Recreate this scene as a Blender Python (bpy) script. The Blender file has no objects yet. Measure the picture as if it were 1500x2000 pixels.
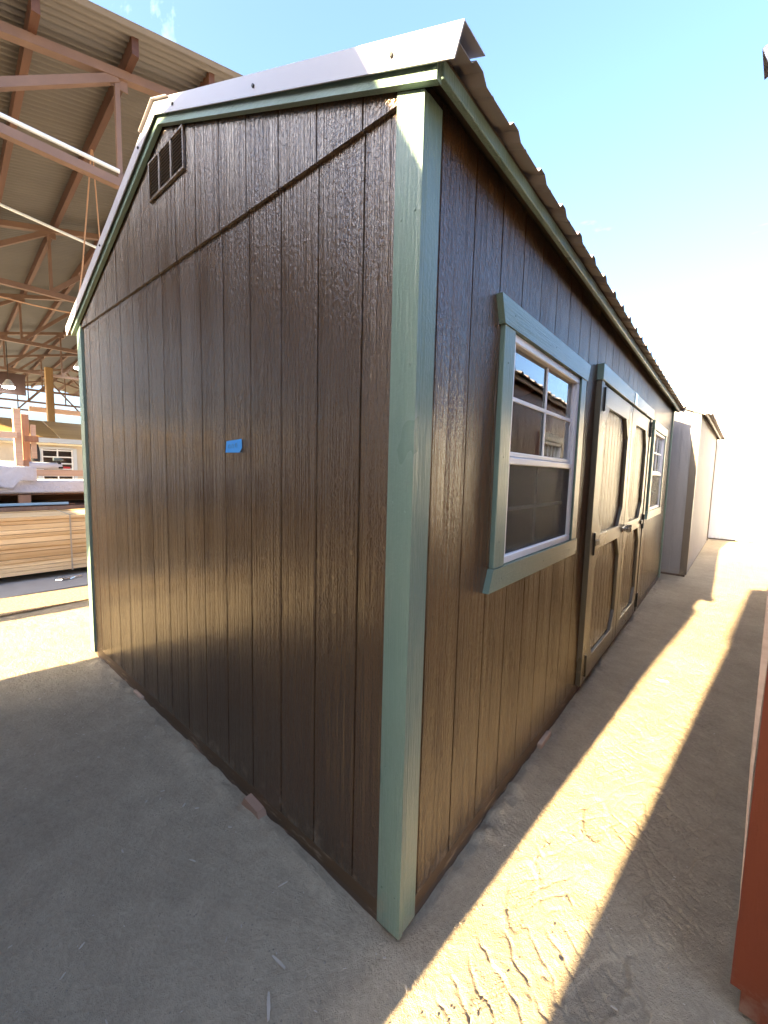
import bpy, math, random
import numpy as np
from mathutils import Vector, Matrix

random.seed(7)
rng = np.random.default_rng(11)
R = math.radians
scene = bpy.context.scene
col = scene.collection

# ------------------------------------------------------------------ camera
cam_d = bpy.data.cameras.new('camera')
cam = bpy.data.objects.new('camera', cam_d)
col.objects.link(cam)
scene.camera = cam
YAW, PITCH, ROLL = 0.6964, -0.0954, 0.0244
f_ = Vector((-math.sin(YAW)*math.cos(PITCH), math.cos(YAW)*math.cos(PITCH), math.sin(PITCH)))
r_ = Vector((math.cos(YAW), math.sin(YAW), 0))
u_ = r_.cross(f_)
r2 = math.cos(ROLL)*r_ + math.sin(ROLL)*u_
u2 = -math.sin(ROLL)*r_ + math.cos(ROLL)*u_
M = Matrix(((r2.x, u2.x, -f_.x), (r2.y, u2.y, -f_.y), (r2.z, u2.z, -f_.z))).to_4x4()
M.translation = Vector((0.6902, -0.9426, 1.4788))
cam.matrix_world = M
cam_d.sensor_fit = 'VERTICAL'
cam_d.sensor_height = 24.0
cam_d.lens = 24.0*800.45/2000.0
cam_d.clip_start = 0.02
cam_d.clip_end = 3000

# ------------------------------------------------------------------ light
SUN_EL, SUN_AZ = 24.0, 5.3          # the sun stands behind the camera, a little to the left
ce, se = math.cos(R(SUN_EL)), math.sin(R(SUN_EL))
ldir = Vector((math.sin(R(SUN_AZ))*ce, math.cos(R(SUN_AZ))*ce, -se))
sun_d = bpy.data.lights.new('sun', 'SUN')
sun_d.energy = 3.0
sun_d.angle = R(0.53)
sun_d.color = (1.0, 0.78, 0.45)
sun = bpy.data.objects.new('sun', sun_d)
sun.rotation_euler = ldir.to_track_quat('-Z', 'Y').to_euler()
sun.location = (-2, -12, 9)
col.objects.link(sun)

world = bpy.data.worlds.new('World')
scene.world = world
world.use_nodes = True
wn, wl = world.node_tree.nodes, world.node_tree.links
wn.clear()
w_out = wn.new('ShaderNodeOutputWorld')
w_bg = wn.new('ShaderNodeBackground')
w_sky = wn.new('ShaderNodeTexSky')
w_sky.sky_type = 'NISHITA'
w_sky.sun_disc = False
w_sky.sun_elevation = R(SUN_EL)
w_sky.sun_rotation = R(180 + SUN_AZ)
w_sky.air_density = 1.0
w_sky.dust_density = 6.0
w_sky.ozone_density = 4.0
w_sky.altitude = 200
w_bg.inputs['Strength'].default_value = 0.05
# thin cirrus streaks over the whole sky
w_tc = wn.new('ShaderNodeTexCoord')
w_map = wn.new('ShaderNodeMapping')
w_map.inputs['Scale'].default_value = (1.2, 5.0, 3.0)
w_map.inputs['Rotation'].default_value = (0.3, 0.5, 0.7)
w_n = wn.new('ShaderNodeTexNoise')
w_n.inputs['Scale'].default_value = 1.6
w_n.inputs['Detail'].default_value = 7
w_n.inputs['Roughness'].default_value = 0.62
w_n.inputs['Distortion'].default_value = 0.6
w_r = wn.new('ShaderNodeValToRGB')
w_r.color_ramp.elements[0].position = 0.62
w_r.color_ramp.elements[0].color = (0, 0, 0, 1)
w_r.color_ramp.elements[1].position = 0.85
w_r.color_ramp.elements[1].color = (0.3, 0.3, 0.3, 1)
w_mix = wn.new('ShaderNodeMixRGB')
w_mix.inputs['Color2'].default_value = (7.5, 8.0, 8.6, 1)
wl.new(w_tc.outputs['Generated'], w_map.inputs['Vector'])
wl.new(w_map.outputs['Vector'], w_n.inputs['Vector'])
wl.new(w_n.outputs['Fac'], w_r.inputs['Fac'])
wl.new(w_r.outputs['Color'], w_mix.inputs['Fac'])
wl.new(w_sky.outputs['Color'], w_mix.inputs['Color1'])
wl.new(w_mix.outputs['Color'], w_bg.inputs['Color'])
wl.new(w_bg.outputs['Background'], w_out.inputs['Surface'])

vs = scene.view_settings
vs.view_transform = 'Standard'
vs.look = 'None'
vs.exposure = 4.1
vs.gamma = 1.0
vs.use_curve_mapping = False
scene.cycles.use_denoising = True
scene.cycles.max_bounces = 8

# ------------------------------------------------------------------ materials
def new_mat(name):
    m = bpy.data.materials.new(name)
    m.use_nodes = True
    n, l = m.node_tree.nodes, m.node_tree.links
    return m, n, l, n['Principled BSDF']

def nd(n, typ, **kw):
    x = n.new(typ)
    for k, v in kw.items():
        if k in x.inputs:
            x.inputs[k].default_value = v
        else:
            setattr(x, k, v)
    return x

def obj_coord(n, l, scale, rand=True):
    tc = n.new('ShaderNodeTexCoord')
    src = tc.outputs['Object']
    if rand:
        oi = n.new('ShaderNodeObjectInfo')
        mul = nd(n, 'ShaderNodeVectorMath', operation='MULTIPLY')
        cmb = n.new('ShaderNodeCombineXYZ')
        for k in range(3):
            l.new(oi.outputs['Random'], cmb.inputs[k])
        mul.inputs[1].default_value = (37.0, 11.0, 53.0)
        l.new(cmb.outputs[0], mul.inputs[0])
        add = nd(n, 'ShaderNodeVectorMath', operation='ADD')
        l.new(src, add.inputs[0]); l.new(mul.outputs[0], add.inputs[1])
        src = add.outputs[0]
    def scaled(s):
        mp = n.new('ShaderNodeMapping')
        mp.inputs['Scale'].default_value = s
        l.new(src, mp.inputs['Vector'])
        return mp.outputs['Vector']
    return [scaled(s) for s in scale]

def math_n(n, l, op, a, b):
    m = nd(n, 'ShaderNodeMath', operation=op)
    for k, v in enumerate((a, b)):
        if isinstance(v, (int, float)):
            m.inputs[k].default_value = v
        else:
            l.new(v, m.inputs[k])
    return m.outputs[0]

def grain_mat(name, base, rough=0.3, bump=0.0012, axis='z', var=0.25, spec=0.5, fine=1.0, wave=1.3, stip=0.9):
    """embossed wood-grain board under paint; the grain runs along local z (or y / x)"""
    m, n, l, b = new_mat(name)
    def sw(h, v):
        return {'z': (h, h, v), 'x': (v, h, h), 'y': (h, v, h)}[axis]
    c_fine, c_wave, c_saw, c_mask, c_low, c_sheen = obj_coord(n, l, [sw(150*fine, 5), sw(9, 0.9), sw(105*fine, 70*fine), sw(9, 0.8), sw(4, 2.2), sw(34, 0.7)])
    n1 = nd(n, 'ShaderNodeTexNoise', Scale=1.0, Detail=3.0, Roughness=0.6, Distortion=0.3); l.new(c_fine, n1.inputs['Vector'])
    n2 = nd(n, 'ShaderNodeTexNoise', Scale=1.0, Detail=3.0, Roughness=0.6, Distortion=0.6); l.new(c_saw, n2.inputs['Vector'])
    n3 = nd(n, 'ShaderNodeTexNoise', Scale=1.0, Detail=1.0); l.new(c_sheen, n3.inputs['Vector'])
    nm = nd(n, 'ShaderNodeTexNoise', Scale=1.0, Detail=1.0); l.new(c_mask, nm.inputs['Vector'])
    rp = n.new('ShaderNodeValToRGB'); rp.color_ramp.elements[0].position = 0.30; rp.color_ramp.elements[1].position = 0.72
    l.new(nm.outputs['Fac'], rp.inputs['Fac'])
    h1 = math_n(n, l, 'MULTIPLY', math_n(n, l, 'SUBTRACT', n1.outputs['Fac'], 0.5), math_n(n, l, 'ADD', math_n(n, l, 'MULTIPLY', rp.outputs['Color'], 1.1), 0.35))
    h2 = math_n(n, l, 'MULTIPLY', math_n(n, l, 'SUBTRACT', n2.outputs['Fac'], 0.5), math_n(n, l, 'SUBTRACT', 1.0*stip, math_n(n, l, 'MULTIPLY', rp.outputs['Color'], 0.6*stip)))
    hsum = math_n(n, l, 'ADD', math_n(n, l, 'ADD', h1, h2), math_n(n, l, 'MULTIPLY', n3.outputs['Fac'], wave))
    nl = nd(n, 'ShaderNodeTexNoise', Scale=1.0, Detail=3.0); l.new(c_low, nl.inputs['Vector'])
    bp = n.new('ShaderNodeBump'); bp.inputs['Strength'].default_value = 1.0; bp.inputs['Distance'].default_value = bump
    l.new(hsum, bp.inputs['Height'])
    l.new(bp.outputs['Normal'], b.inputs['Normal'])
    oi = n.new('ShaderNodeObjectInfo')
    v = math_n(n, l, 'ADD', math_n(n, l, 'MULTIPLY', nl.outputs['Fac'], var), math_n(n, l, 'MULTIPLY', oi.outputs['Random'], var*0.6))
    v = math_n(n, l, 'ADD', v, 1 - var*0.8)
    cm = nd(n, 'ShaderNodeMixRGB', blend_type='MULTIPLY'); cm.inputs['Fac'].default_value = 1
    cm.inputs['Color1'].default_value = (*base, 1)
    l.new(v, cm.inputs['Color2'])
    geo = n.new('ShaderNodeNewGeometry'); sep = n.new('ShaderNodeSeparateXYZ'); l.new(geo.outputs['Position'], sep.inputs[0])
    dz = nd(n, 'ShaderNodeTexNoise', Scale=14.0, Detail=7.0, Roughness=0.7); l.new(geo.outputs['Position'], dz.inputs['Vector'])
    hz = n.new('ShaderNodeMapRange'); l.new(sep.outputs['Z'], hz.inputs['Value'])
    hz.inputs['From Min'].default_value = 0.42; hz.inputs['From Max'].default_value = 0.02; hz.inputs['To Min'].default_value = -0.32; hz.inputs['To Max'].default_value = 0.10
    dm = n.new('ShaderNodeMapRange'); l.new(math_n(n, l, 'ADD', dz.outputs['Fac'], hz.outputs['Result']), dm.inputs['Value'])
    dm.inputs['From Min'].default_value = 0.50; dm.inputs['From Max'].default_value = 0.72; dm.inputs['To Max'].default_value = 0.42
    dx = n.new('ShaderNodeMixRGB'); l.new(dm.outputs['Result'], dx.inputs['Fac']); l.new(cm.outputs['Color'], dx.inputs['Color1']); dx.inputs['Color2'].default_value = (0.30, 0.235, 0.165, 1)
    l.new(dx.outputs['Color'], b.inputs['Base Color'])
    rr = math_n(n, l, 'ADD', math_n(n, l, 'MULTIPLY', nl.outputs['Fac'], 0.18), rough - 0.09)
    l.new(rr, b.inputs['Roughness'])
    b.inputs['Specular IOR Level'].default_value = spec
    return m

def plain_mat(name, base, rough=0.5, metal=0.0, var=0.2, scale=9.0, bump=0.0, spec=0.5):
    m, n, l, b = new_mat(name)
    c, = obj_coord(n, l, [(scale, scale, scale)])
    nz = nd(n, 'ShaderNodeTexNoise', Scale=1.0, Detail=6.0, Roughness=0.6); l.new(c, nz.inputs['Vector'])
    v = math_n(n, l, 'ADD', math_n(n, l, 'MULTIPLY', nz.outputs['Fac'], var*2), 1 - var)
    cm = nd(n, 'ShaderNodeMixRGB', blend_type='MULTIPLY'); cm.inputs['Fac'].default_value = 1
    cm.inputs['Color1'].default_value = (*base, 1); l.new(v, cm.inputs['Color2'])
    l.new(cm.outputs['Color'], b.inputs['Base Color'])
    l.new(math_n(n, l, 'ADD', math_n(n, l, 'MULTIPLY', nz.outputs['Fac'], 0.2), rough - 0.1), b.inputs['Roughness'])
    b.inputs['Metallic'].default_value = metal
    b.inputs['Specular IOR Level'].default_value = spec
    if bump:
        bp = n.new('ShaderNodeBump'); bp.inputs['Distance'].default_value = bump
        l.new(nz.outputs['Fac'], bp.inputs['Height']); l.new(bp.outputs['Normal'], b.inputs['Normal'])
    return m

def wood_mat(name, a, c2, axis='y', rough=0.65, scale=1.0):
    m, n, l, b = new_mat(name)
    def sw(h, v):
        return {'z': (h, h, v), 'x': (v, h, h), 'y': (h, v, h)}[axis]
    c1, c3 = obj_coord(n, l, [sw(60*scale, 2.0*scale), sw(9*scale, 1.0*scale)])
    n1 = nd(n, 'ShaderNodeTexNoise', Scale=1.0, Detail=5.0, Roughness=0.65); l.new(c1, n1.inputs['Vector'])
    n2 = nd(n, 'ShaderNodeTexNoise', Scale=1.0, Detail=2.0); l.new(c3, n2.inputs['Vector'])
    oi = n.new('ShaderNodeObjectInfo')
    fsum = math_n(n, l, 'ADD', math_n(n, l, 'MULTIPLY', n1.outputs['Fac'], 0.55), math_n(n, l, 'MULTIPLY', n2.outputs['Fac'], 0.5))
    fsum = math_n(n, l, 'ADD', fsum, math_n(n, l, 'MULTIPLY', math_n(n, l, 'SUBTRACT', oi.outputs['Random'], 0.5), 0.5))
    rp = n.new('ShaderNodeValToRGB')
    rp.color_ramp.elements[0].position = 0.3; rp.color_ramp.elements[0].color = (*a, 1)
    rp.color_ramp.elements[1].position = 0.75; rp.color_ramp.elements[1].color = (*c2, 1)
    l.new(fsum, rp.inputs['Fac']); l.new(rp.outputs['Color'], b.inputs['Base Color'])
    bp = n.new('ShaderNodeBump'); bp.inputs['Distance'].default_value = 0.0015
    l.new(n1.outputs['Fac'], bp.inputs['Height']); l.new(bp.outputs['Normal'], b.inputs['Normal'])
    b.inputs['Roughness'].default_value = rough
    return m

MAT = {}
MAT['brown'] = grain_mat('brown_siding_paint', (0.066, 0.036, 0.0175), rough=0.19, bump=0.0058, spec=1.0, var=0.14)
MAT['green'] = grain_mat('sage_trim_paint', (0.132, 0.196, 0.162), rough=0.30, bump=0.0030, var=0.05, wave=0.12, stip=0.5)
MAT['green_y'] = grain_mat('sage_trim_paint_level', (0.132, 0.196, 0.162), rough=0.30, bump=0.0030, var=0.05, wave=0.12, stip=0.5, axis='x')
MAT['door_trim'] = grain_mat('reflection_toned_door_trim', (0.110, 0.098, 0.072), rough=0.30, bump=0.0030, var=0.05, wave=0.12, stip=0.5)  # sage trim toned brownish to paint in the grazing reflection
MAT['door_trim_x'] = grain_mat('reflection_toned_door_trim_level', (0.110, 0.098, 0.072), rough=0.30, bump=0.0030, var=0.05, wave=0.12, stip=0.5, axis='x')  # same painted-in reflection tone, level grain
MAT['red'] = grain_mat('rust_red_siding_paint', (0.165, 0.034, 0.011), rough=0.42, bump=0.0014, var=0.15)
MAT['tan'] = grain_mat('tan_trim_paint', (0.42, 0.33, 0.24), rough=0.4, bump=0.001, var=0.12)
MAT['tan_x'] = grain_mat('tan_trim_paint_level', (0.42, 0.33, 0.24), rough=0.4, bump=0.001, var=0.12, axis='x')
MAT['grey'] = grain_mat('grey_siding_paint', (0.22, 0.21, 0.215), rough=0.6, bump=0.0030, var=0.12, spec=0.2)
MAT['grey_dark'] = grain_mat('taupe_trim_paint', (0.10, 0.082, 0.066), rough=0.4, bump=0.0012, var=0.1)
MAT['white'] = grain_mat('white_siding_paint', (0.72, 0.71, 0.69), rough=0.4, bump=0.001, var=0.06)
MAT['dark'] = grain_mat('charcoal_siding_paint', (0.055, 0.042, 0.034), rough=0.4, bump=0.0012)
MAT['putty'] = grain_mat('putty_siding_paint', (0.17, 0.15, 0.125), rough=0.4, bump=0.0012)
MAT['metal_roof'] = plain_mat('taupe_roof_steel', (0.33, 0.29, 0.28), rough=0.42, var=0.06, scale=4)
MAT['flash'] = plain_mat('pale_flashing_steel', (0.34, 0.335, 0.37), rough=0.36, var=0.04, scale=5)
MAT['deck'] = wood_mat('roof_deck_wood', (0.05, 0.035, 0.025), (0.10, 0.07, 0.045))
MAT['frame_wood'] = wood_mat('floor_frame_wood', (0.34, 0.20, 0.13), (0.52, 0.36, 0.25), axis='x')
MAT['vinyl'] = plain_mat('white_vinyl', (0.78, 0.77, 0.78), rough=0.35, var=0.03)
MAT['black'] = plain_mat('black_plastic', (0.012, 0.011, 0.011), rough=0.4, var=0.2)
MAT['black_metal'] = plain_mat('black_hinge_steel', (0.015, 0.014, 0.013), rough=0.45, var=0.2, scale=40)
MAT['zinc'] = plain_mat('zinc_plated_steel', (0.72, 0.70, 0.66), rough=0.25, metal=1.0, var=0.08, scale=30)
MAT['interior'] = wood_mat('bare_inner_wood', (0.20, 0.14, 0.09), (0.30, 0.22, 0.14))
MAT['barn_sheet'] = plain_mat('weathered_roof_sheet', (0.112, 0.107, 0.102), rough=0.5, var=0.25, scale=1.2)
MAT['barn_steel'] = plain_mat('dusty_primer_steel', (0.150, 0.093, 0.068), rough=0.6, var=0.4, scale=4)
MAT['barn_purlin'] = wood_mat('red_brown_purlin', (0.036, 0.012, 0.008), (0.090, 0.038, 0.021), axis='x', scale=0.5)
MAT['barn_post'] = wood_mat('yellow_post_wood', (0.24, 0.15, 0.065), (0.40, 0.28, 0.13), axis='z', scale=0.6)
MAT['pipe'] = plain_mat('galvanised_pipe', (0.72, 0.80, 0.84), rough=0.35, var=0.05)
MAT['rope'] = plain_mat('tan_rope_fibre', (0.42, 0.27, 0.18), rough=0.8, var=0.2)
MAT['lumber'] = wood_mat('fresh_lumber', (0.46, 0.29, 0.13), (0.80, 0.63, 0.39), axis='y', scale=0.5)
MAT['rack_wood'] = wood_mat('rack_lumber', (0.26, 0.12, 0.065), (0.48, 0.27, 0.17), axis='z', scale=0.6)
MAT['old_wood'] = wood_mat('brown_rack_boards', (0.075, 0.035, 0.02), (0.20, 0.10, 0.055), axis='y', scale=0.5)
MAT['pink_wood'] = wood_mat('pink_board', (0.52, 0.33, 0.23), (0.70, 0.52, 0.40), axis='y', scale=0.5)
MAT['wrap'] = plain_mat('white_wrap_film', (0.60, 0.60, 0.67), rough=0.45, var=0.10, scale=6, bump=0.035)
MAT['wrap_green'] = plain_mat('green_print', (0.22, 0.40, 0.34), rough=0.5, var=0.05)
MAT['ink'] = plain_mat('dark_print', (0.06, 0.06, 0.07), rough=0.5, var=0.05)
MAT['blue_board'] = plain_mat('pale_blue_foil', (0.42, 0.62, 0.75), rough=0.4, var=0.15)
MAT['osb'] = wood_mat('osb_sheathing', (0.28, 0.17, 0.055), (0.50, 0.34, 0.14), axis='y', scale=0.5)
MAT['beige'] = grain_mat('beige_siding_paint', (0.55, 0.49, 0.40), rough=0.5, bump=0.001, var=0.08)
MAT['fascia_grey'] = plain_mat('grey_blue_fascia_paint', (0.50, 0.54, 0.60), rough=0.45, var=0.05)
MAT['cloth_black'] = plain_mat('black_cloth', (0.02, 0.02, 0.023), rough=0.9, var=0.3)
MAT['tool_red'] = plain_mat('red_tool_plastic', (0.45, 0.03, 0.04), rough=0.4, var=0.05)
MAT['tool_grey'] = plain_mat('grey_tool_plastic', (0.09, 0.12, 0.13), rough=0.4, var=0.05)
MAT['board_brown'] = plain_mat('dark_brown_panel', (0.07, 0.04, 0.033), rough=0.6, var=0.2)
MAT['concrete'] = plain_mat('dusty_concrete', (0.34, 0.33, 0.33), rough=0.8, var=0.2, scale=2.5, bump=0.004)
MAT['chip'] = plain_mat('pale_wood_chips', (0.52, 0.44, 0.34), rough=0.8, var=0.3, scale=20)
MAT['stone'] = plain_mat('small_stones', (0.30, 0.25, 0.19), rough=0.8, var=0.35, scale=30)
MAT['rust_steel'] = plain_mat('strap_steel', (0.36, 0.33, 0.28), rough=0.5, metal=0.2, var=0.1)

def scuff_mat(name, base, bare):
    m, n, l, b = new_mat(name)
    tcs = n.new('ShaderNodeTexCoord')
    mpn = n.new('ShaderNodeMapping'); mpn.inputs['Scale'].default_value = (5, 5, 26); l.new(tcs.outputs['Object'], mpn.inputs['Vector'])
    nz = nd(n, 'ShaderNodeTexNoise', Scale=1.0, Detail=6.0, Roughness=0.7); l.new(mpn.outputs['Vector'], nz.inputs['Vector'])
    rp = n.new('ShaderNodeValToRGB'); rp.color_ramp.elements[0].position = 0.56; rp.color_ramp.elements[1].position = 0.66
    rp.color_ramp.elements[0].color = (*base, 1); rp.color_ramp.elements[1].color = (*bare, 1)
    l.new(nz.outputs['Fac'], rp.inputs['Fac']); l.new(rp.outputs['Color'], b.inputs['Base Color'])
    b.inputs['Roughness'].default_value = 0.5
    bp = n.new('ShaderNodeBump'); bp.inputs['Distance'].default_value = 0.002; l.new(nz.outputs['Fac'], bp.inputs['Height']); l.new(bp.outputs['Normal'], b.inputs['Normal'])
    return m
MAT['worn_shadow_frame'] = scuff_mat('worn_shadowed_floor_frame', (0.085, 0.055, 0.036), (0.44, 0.29, 0.20))  # dark base paints in contact shadow and dirt; pale patches are bare wood
MAT['skirt'] = scuff_mat('scuffed_brown_skirt', (0.085, 0.048, 0.022), (0.24, 0.17, 0.11))
# glass
m, n, l, b = new_mat('window_glass')
b.inputs['Base Color'].default_value = (0.93, 0.96, 0.95, 1)
b.inputs['Roughness'].default_value = 0.0
b.inputs['Transmission Weight'].default_value = 1.0
b.inputs['IOR'].default_value = 1.52
tcg, = obj_coord(n, l, [(2.2, 2.2, 2.2)])
ng = nd(n, 'ShaderNodeTexNoise', Scale=1.0, Detail=1.0); l.new(tcg, ng.inputs['Vector'])
bg = n.new('ShaderNodeBump'); bg.inputs['Distance'].default_value = 0.002; bg.inputs['Strength'].default_value = 0.6
l.new(ng.outputs['Fac'], bg.inputs['Height']); l.new(bg.outputs['Normal'], b.inputs['Normal'])
MAT['glass'] = m
# insect screen: fine dark mesh, about half open
m, n, l, b = new_mat('insect_screen')
b.inputs['Base Color'].default_value = (0.035, 0.033, 0.031, 1); b.inputs['Roughness'].default_value = 0.6
tr = n.new('ShaderNodeBsdfTransparent'); mxs = n.new('ShaderNodeMixShader'); mxs.inputs['Fac'].default_value = 0.55
l.new(tr.outputs[0], mxs.inputs[1]); l.new(b.outputs[0], mxs.inputs[2])
l.new(mxs.outputs[0], n['Material Output'].inputs['Surface'])
MAT['screen'] = m
# blue masking tape
MAT['tape'] = plain_mat('blue_masking_tape', (0.06, 0.40, 0.95), rough=0.6, var=0.08, scale=60)
# lit lamp
m, n, l, b = new_mat('lamp_glow')
b.inputs['Emission Color'].default_value = (1, 0.98, 0.94, 1); b.inputs['Emission Strength'].default_value = 6.0
MAT['lamp'] = m

# ground: packed dusty dirt
m, n, l, b = new_mat('packed_dirt')
tc = n.new('ShaderNodeTexCoord')
def gn(scale, detail=6, rough=0.6, dist=0.0):
    x = nd(n, 'ShaderNodeTexNoise', Scale=scale, Detail=detail, Roughness=rough, Distortion=dist)
    l.new(tc.outputs['Object'], x.inputs['Vector']); return x.outputs['Fac']
g1, g2, g3, g4 = gn(0.9, 5), gn(9, 6, 0.65), gn(70, 5, 0.7), gn(330, 3, 0.6)
ss = math_n(n, l, 'ADD', math_n(n, l, 'MULTIPLY', g1, 0.5), math_n(n, l, 'MULTIPLY', g2, 0.35))
ss = math_n(n, l, 'ADD', ss, math_n(n, l, 'MULTIPLY', g3, 0.40))
rp = n.new('ShaderNodeValToRGB')
rp.color_ramp.elements[0].position = 0.40; rp.color_ramp.elements[0].color = (0.285, 0.222, 0.150, 1)
rp.color_ramp.elements[1].position = 0.82; rp.color_ramp.elements[1].color = (0.56, 0.45, 0.305, 1)
l.new(ss, rp.inputs['Fac'])
# scattered darker pebbles and pale specks
vo = nd(n, 'ShaderNodeTexVoronoi', Scale=55.0); l.new(tc.outputs['Object'], vo.inputs['Vector'])
lt = math_n(n, l, 'LESS_THAN', vo.outputs['Distance'], 0.16)
sel = math_n(n, l, 'GREATER_THAN', g2, 0.56)
mp = n.new('ShaderNodeMixRGB'); l.new(math_n(n, l, 'MULTIPLY', math_n(n, l, 'MULTIPLY', lt, sel), 0.5), mp.inputs['Fac'])
l.new(rp.outputs['Color'], mp.inputs['Color1']); mp.inputs['Color2'].default_value = (0.13, 0.11, 0.10, 1)
l.new(mp.outputs['Color'], b.inputs['Base Color'])
b.inputs['Roughness'].default_value = 0.9; b.inputs['Specular IOR Level'].default_value = 0.25
h = math_n(n, l, 'ADD', math_n(n, l, 'MULTIPLY', g3, 0.014), math_n(n, l, 'MULTIPLY', g4, 0.0085))
h = math_n(n, l, 'ADD', h, math_n(n, l, 'MULTIPLY', g2, 0.022))
bp = n.new('ShaderNodeBump'); bp.inputs['Distance'].default_value = 1.0; bp.inputs['Strength'].default_value = 0.8
l.new(h, bp.inputs['Height']); l.new(bp.outputs['Normal'], b.inputs['Normal'])
MAT['dirt'] = m

# sawdust
m, n, l, b = new_mat('sawdust')
tc2, = obj_coord(n, l, [(60, 60, 60)], rand=False)
x = nd(n, 'ShaderNodeTexNoise', Scale=1.0, Detail=5.0, Roughness=0.75); l.new(tc2, x.inputs['Vector'])
rp = n.new('ShaderNodeValToRGB')
rp.color_ramp.elements[0].position = 0.38; rp.color_ramp.elements[0].color = (0.22, 0.13, 0.07, 1)
rp.color_ramp.elements[1].position = 0.6; rp.color_ramp.elements[1].color = (0.45, 0.34, 0.20, 1)
l.new(x.outputs['Fac'], rp.inputs['Fac']); l.new(rp.outputs['Color'], b.inputs['Base Color']); b.inputs['Roughness'].default_value = 0.9
MAT['sawdust'] = m

# ------------------------------------------------------------------ mesh helpers
class MB:
    def __init__(s): s.v, s.f = [], []
    def box(s, a, b_, bev=0.0):
        x0, y0, z0 = a; x1, y1, z1 = b_
        k = len(s.v)
        if bev <= 0:
            s.v += [(x0,y0,z0),(x1,y0,z0),(x1,y1,z0),(x0,y1,z0),(x0,y0,z1),(x1,y0,z1),(x1,y1,z1),(x0,y1,z1)]
            s.f += [tuple(k+i for i in q) for q in ((0,3,2,1),(4,5,6,7),(0,1,5,4),(1,2,6,5),(2,3,7,6),(3,0,4,7))]
            return s
        e = min(bev, (x1-x0)/2.2, (y1-y0)/2.2, (z1-z0)/2.2)
        idx = {}
        for ix in (0, 1):
            for iy in (0, 1):
                for iz in (0, 1):
                    X = (x0, x1)[ix]; Y = (y0, y1)[iy]; Z = (z0, z1)[iz]
                    sx, sy, sz = (e, -e)[ix], (e, -e)[iy], (e, -e)[iz]
                    for ax, pt in enumerate(((X, Y+sy, Z+sz), (X+sx, Y, Z+sz), (X+sx, Y+sy, Z))):
                        idx[ix, iy, iz, ax] = len(s.v); s.v.append(pt)
        def face(ids, nrm):
            p = [Vector(s.v[i]) for i in ids]
            nn = (p[1]-p[0]).cross(p[2]-p[0])
            s.f.append(tuple(ids) if nn.dot(Vector(nrm)) > 0 else tuple(reversed(ids)))
        for ax in range(3):
            for sd in (0, 1):
                o = [(0,0),(1,0),(1,1),(0,1)]
                ids = []
                for a1, a2 in o:
                    c = [0,0,0]; c[ax] = sd; c[(ax+1)%3] = a1; c[(ax+2)%3] = a2
                    ids.append(idx[c[0], c[1], c[2], ax])
                nrm = [0,0,0]; nrm[ax] = 1 if sd else -1
                face(ids, nrm)
        for ax in range(3):
            p, q = (ax+1) % 3, (ax+2) % 3
            for a1 in (0, 1):
                for a2 in (0, 1):
                    c0 = [0,0,0]; c0[p] = a1; c0[q] = a2; c1 = list(c0); c1[ax] = 1
                    ids = [idx[(*c0, p)], idx[(*c1, p)], idx[(*c1, q)], idx[(*c0, q)]]
                    nrm = [0,0,0]; nrm[p] = 1 if a1 else -1; nrm[q] = 1 if a2 else -1
                    face(ids, nrm)
        for ix in (0, 1):
            for iy in (0, 1):
                for iz in (0, 1):
                    face([idx[ix,iy,iz,k2] for k2 in range(3)], ((-1,1)[ix], (-1,1)[iy], (-1,1)[iz]))
        return s
    def prism(s, pts, d):
        """closed outline pts (list of 3d points), extruded by vector d"""
        k = len(s.v); n_ = len(pts); d = Vector(d)
        s.v += [tuple(p) for p in pts] + [tuple(Vector(p)+d) for p in pts]
        nn = Vector((0, 0, 0))
        for i in range(n_):
            nn += Vector(pts[i]).cross(Vector(pts[(i+1) % n_]))
        flip = nn.dot(d) > 0
        a = list(range(k, k+n_)); b_ = list(range(k+n_, k+2*n_))
        s.f.append(tuple(reversed(a)) if flip else tuple(a))
        s.f.append(tuple(b_) if flip else tuple(reversed(b_)))
        for i in range(n_):
            j = (i+1) % n_
            q = (a[i], a[j], b_[j], b_[i])
            s.f.append(q if flip else tuple(reversed(q)))
        return s
    def bar(s, p, q, w, h=None, up=(0, 0, 1)):
        """rectangular bar from p to q"""
        h = h or w
        p, q = Vector(p), Vector(q); t = (q-p).normalized(); up = Vector(up)
        if abs(t.dot(up)) > 0.98: up = Vector((1, 0, 0))
        a = t.cross(up).normalized(); c = a.cross(t).normalized()
        pts = [p + a*(sx*w/2) + c*(sz*h/2) for sx, sz in ((-1,-1),(1,-1),(1,1),(-1,1))]
        return s.prism(pts, q-p)
    def tube(s, pts, r, seg=8):
        pts = [Vector(p) for p in pts]; k = len(s.v); up = Vector((0.13, 0.21, 0.97))
        rr = r if isinstance(r, (list, tuple)) else [r]*len(pts)
        for i, p in enumerate(pts):
            t = (pts[min(i+1, len(pts)-1)] - pts[max(i-1, 0)]).normalized()
            a = t.cross(up).normalized(); c = a.cross(t)
            for j in range(seg):
                th = 2*math.pi*j/seg
                s.v.append(tuple(p + a*(rr[i]*math.cos(th)) + c*(rr[i]*math.sin(th))))
        for i in range(len(pts)-1):
            for j in range(seg):
                j2 = (j+1) % seg
                s.f.append((k+i*seg+j, k+i*seg+j2, k+(i+1)*seg+j2, k+(i+1)*seg+j))
        s.f.append(tuple(k+j for j in reversed(range(seg))))
        s.f.append(tuple(k+(len(pts)-1)*seg+j for j in range(seg)))
        return s
    def mesh(s, name, mat):
        me = bpy.data.meshes.new(name)
        me.from_pydata(s.v, [], s.f); me.update()
        me.materials.append(mat)
        return me
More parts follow.
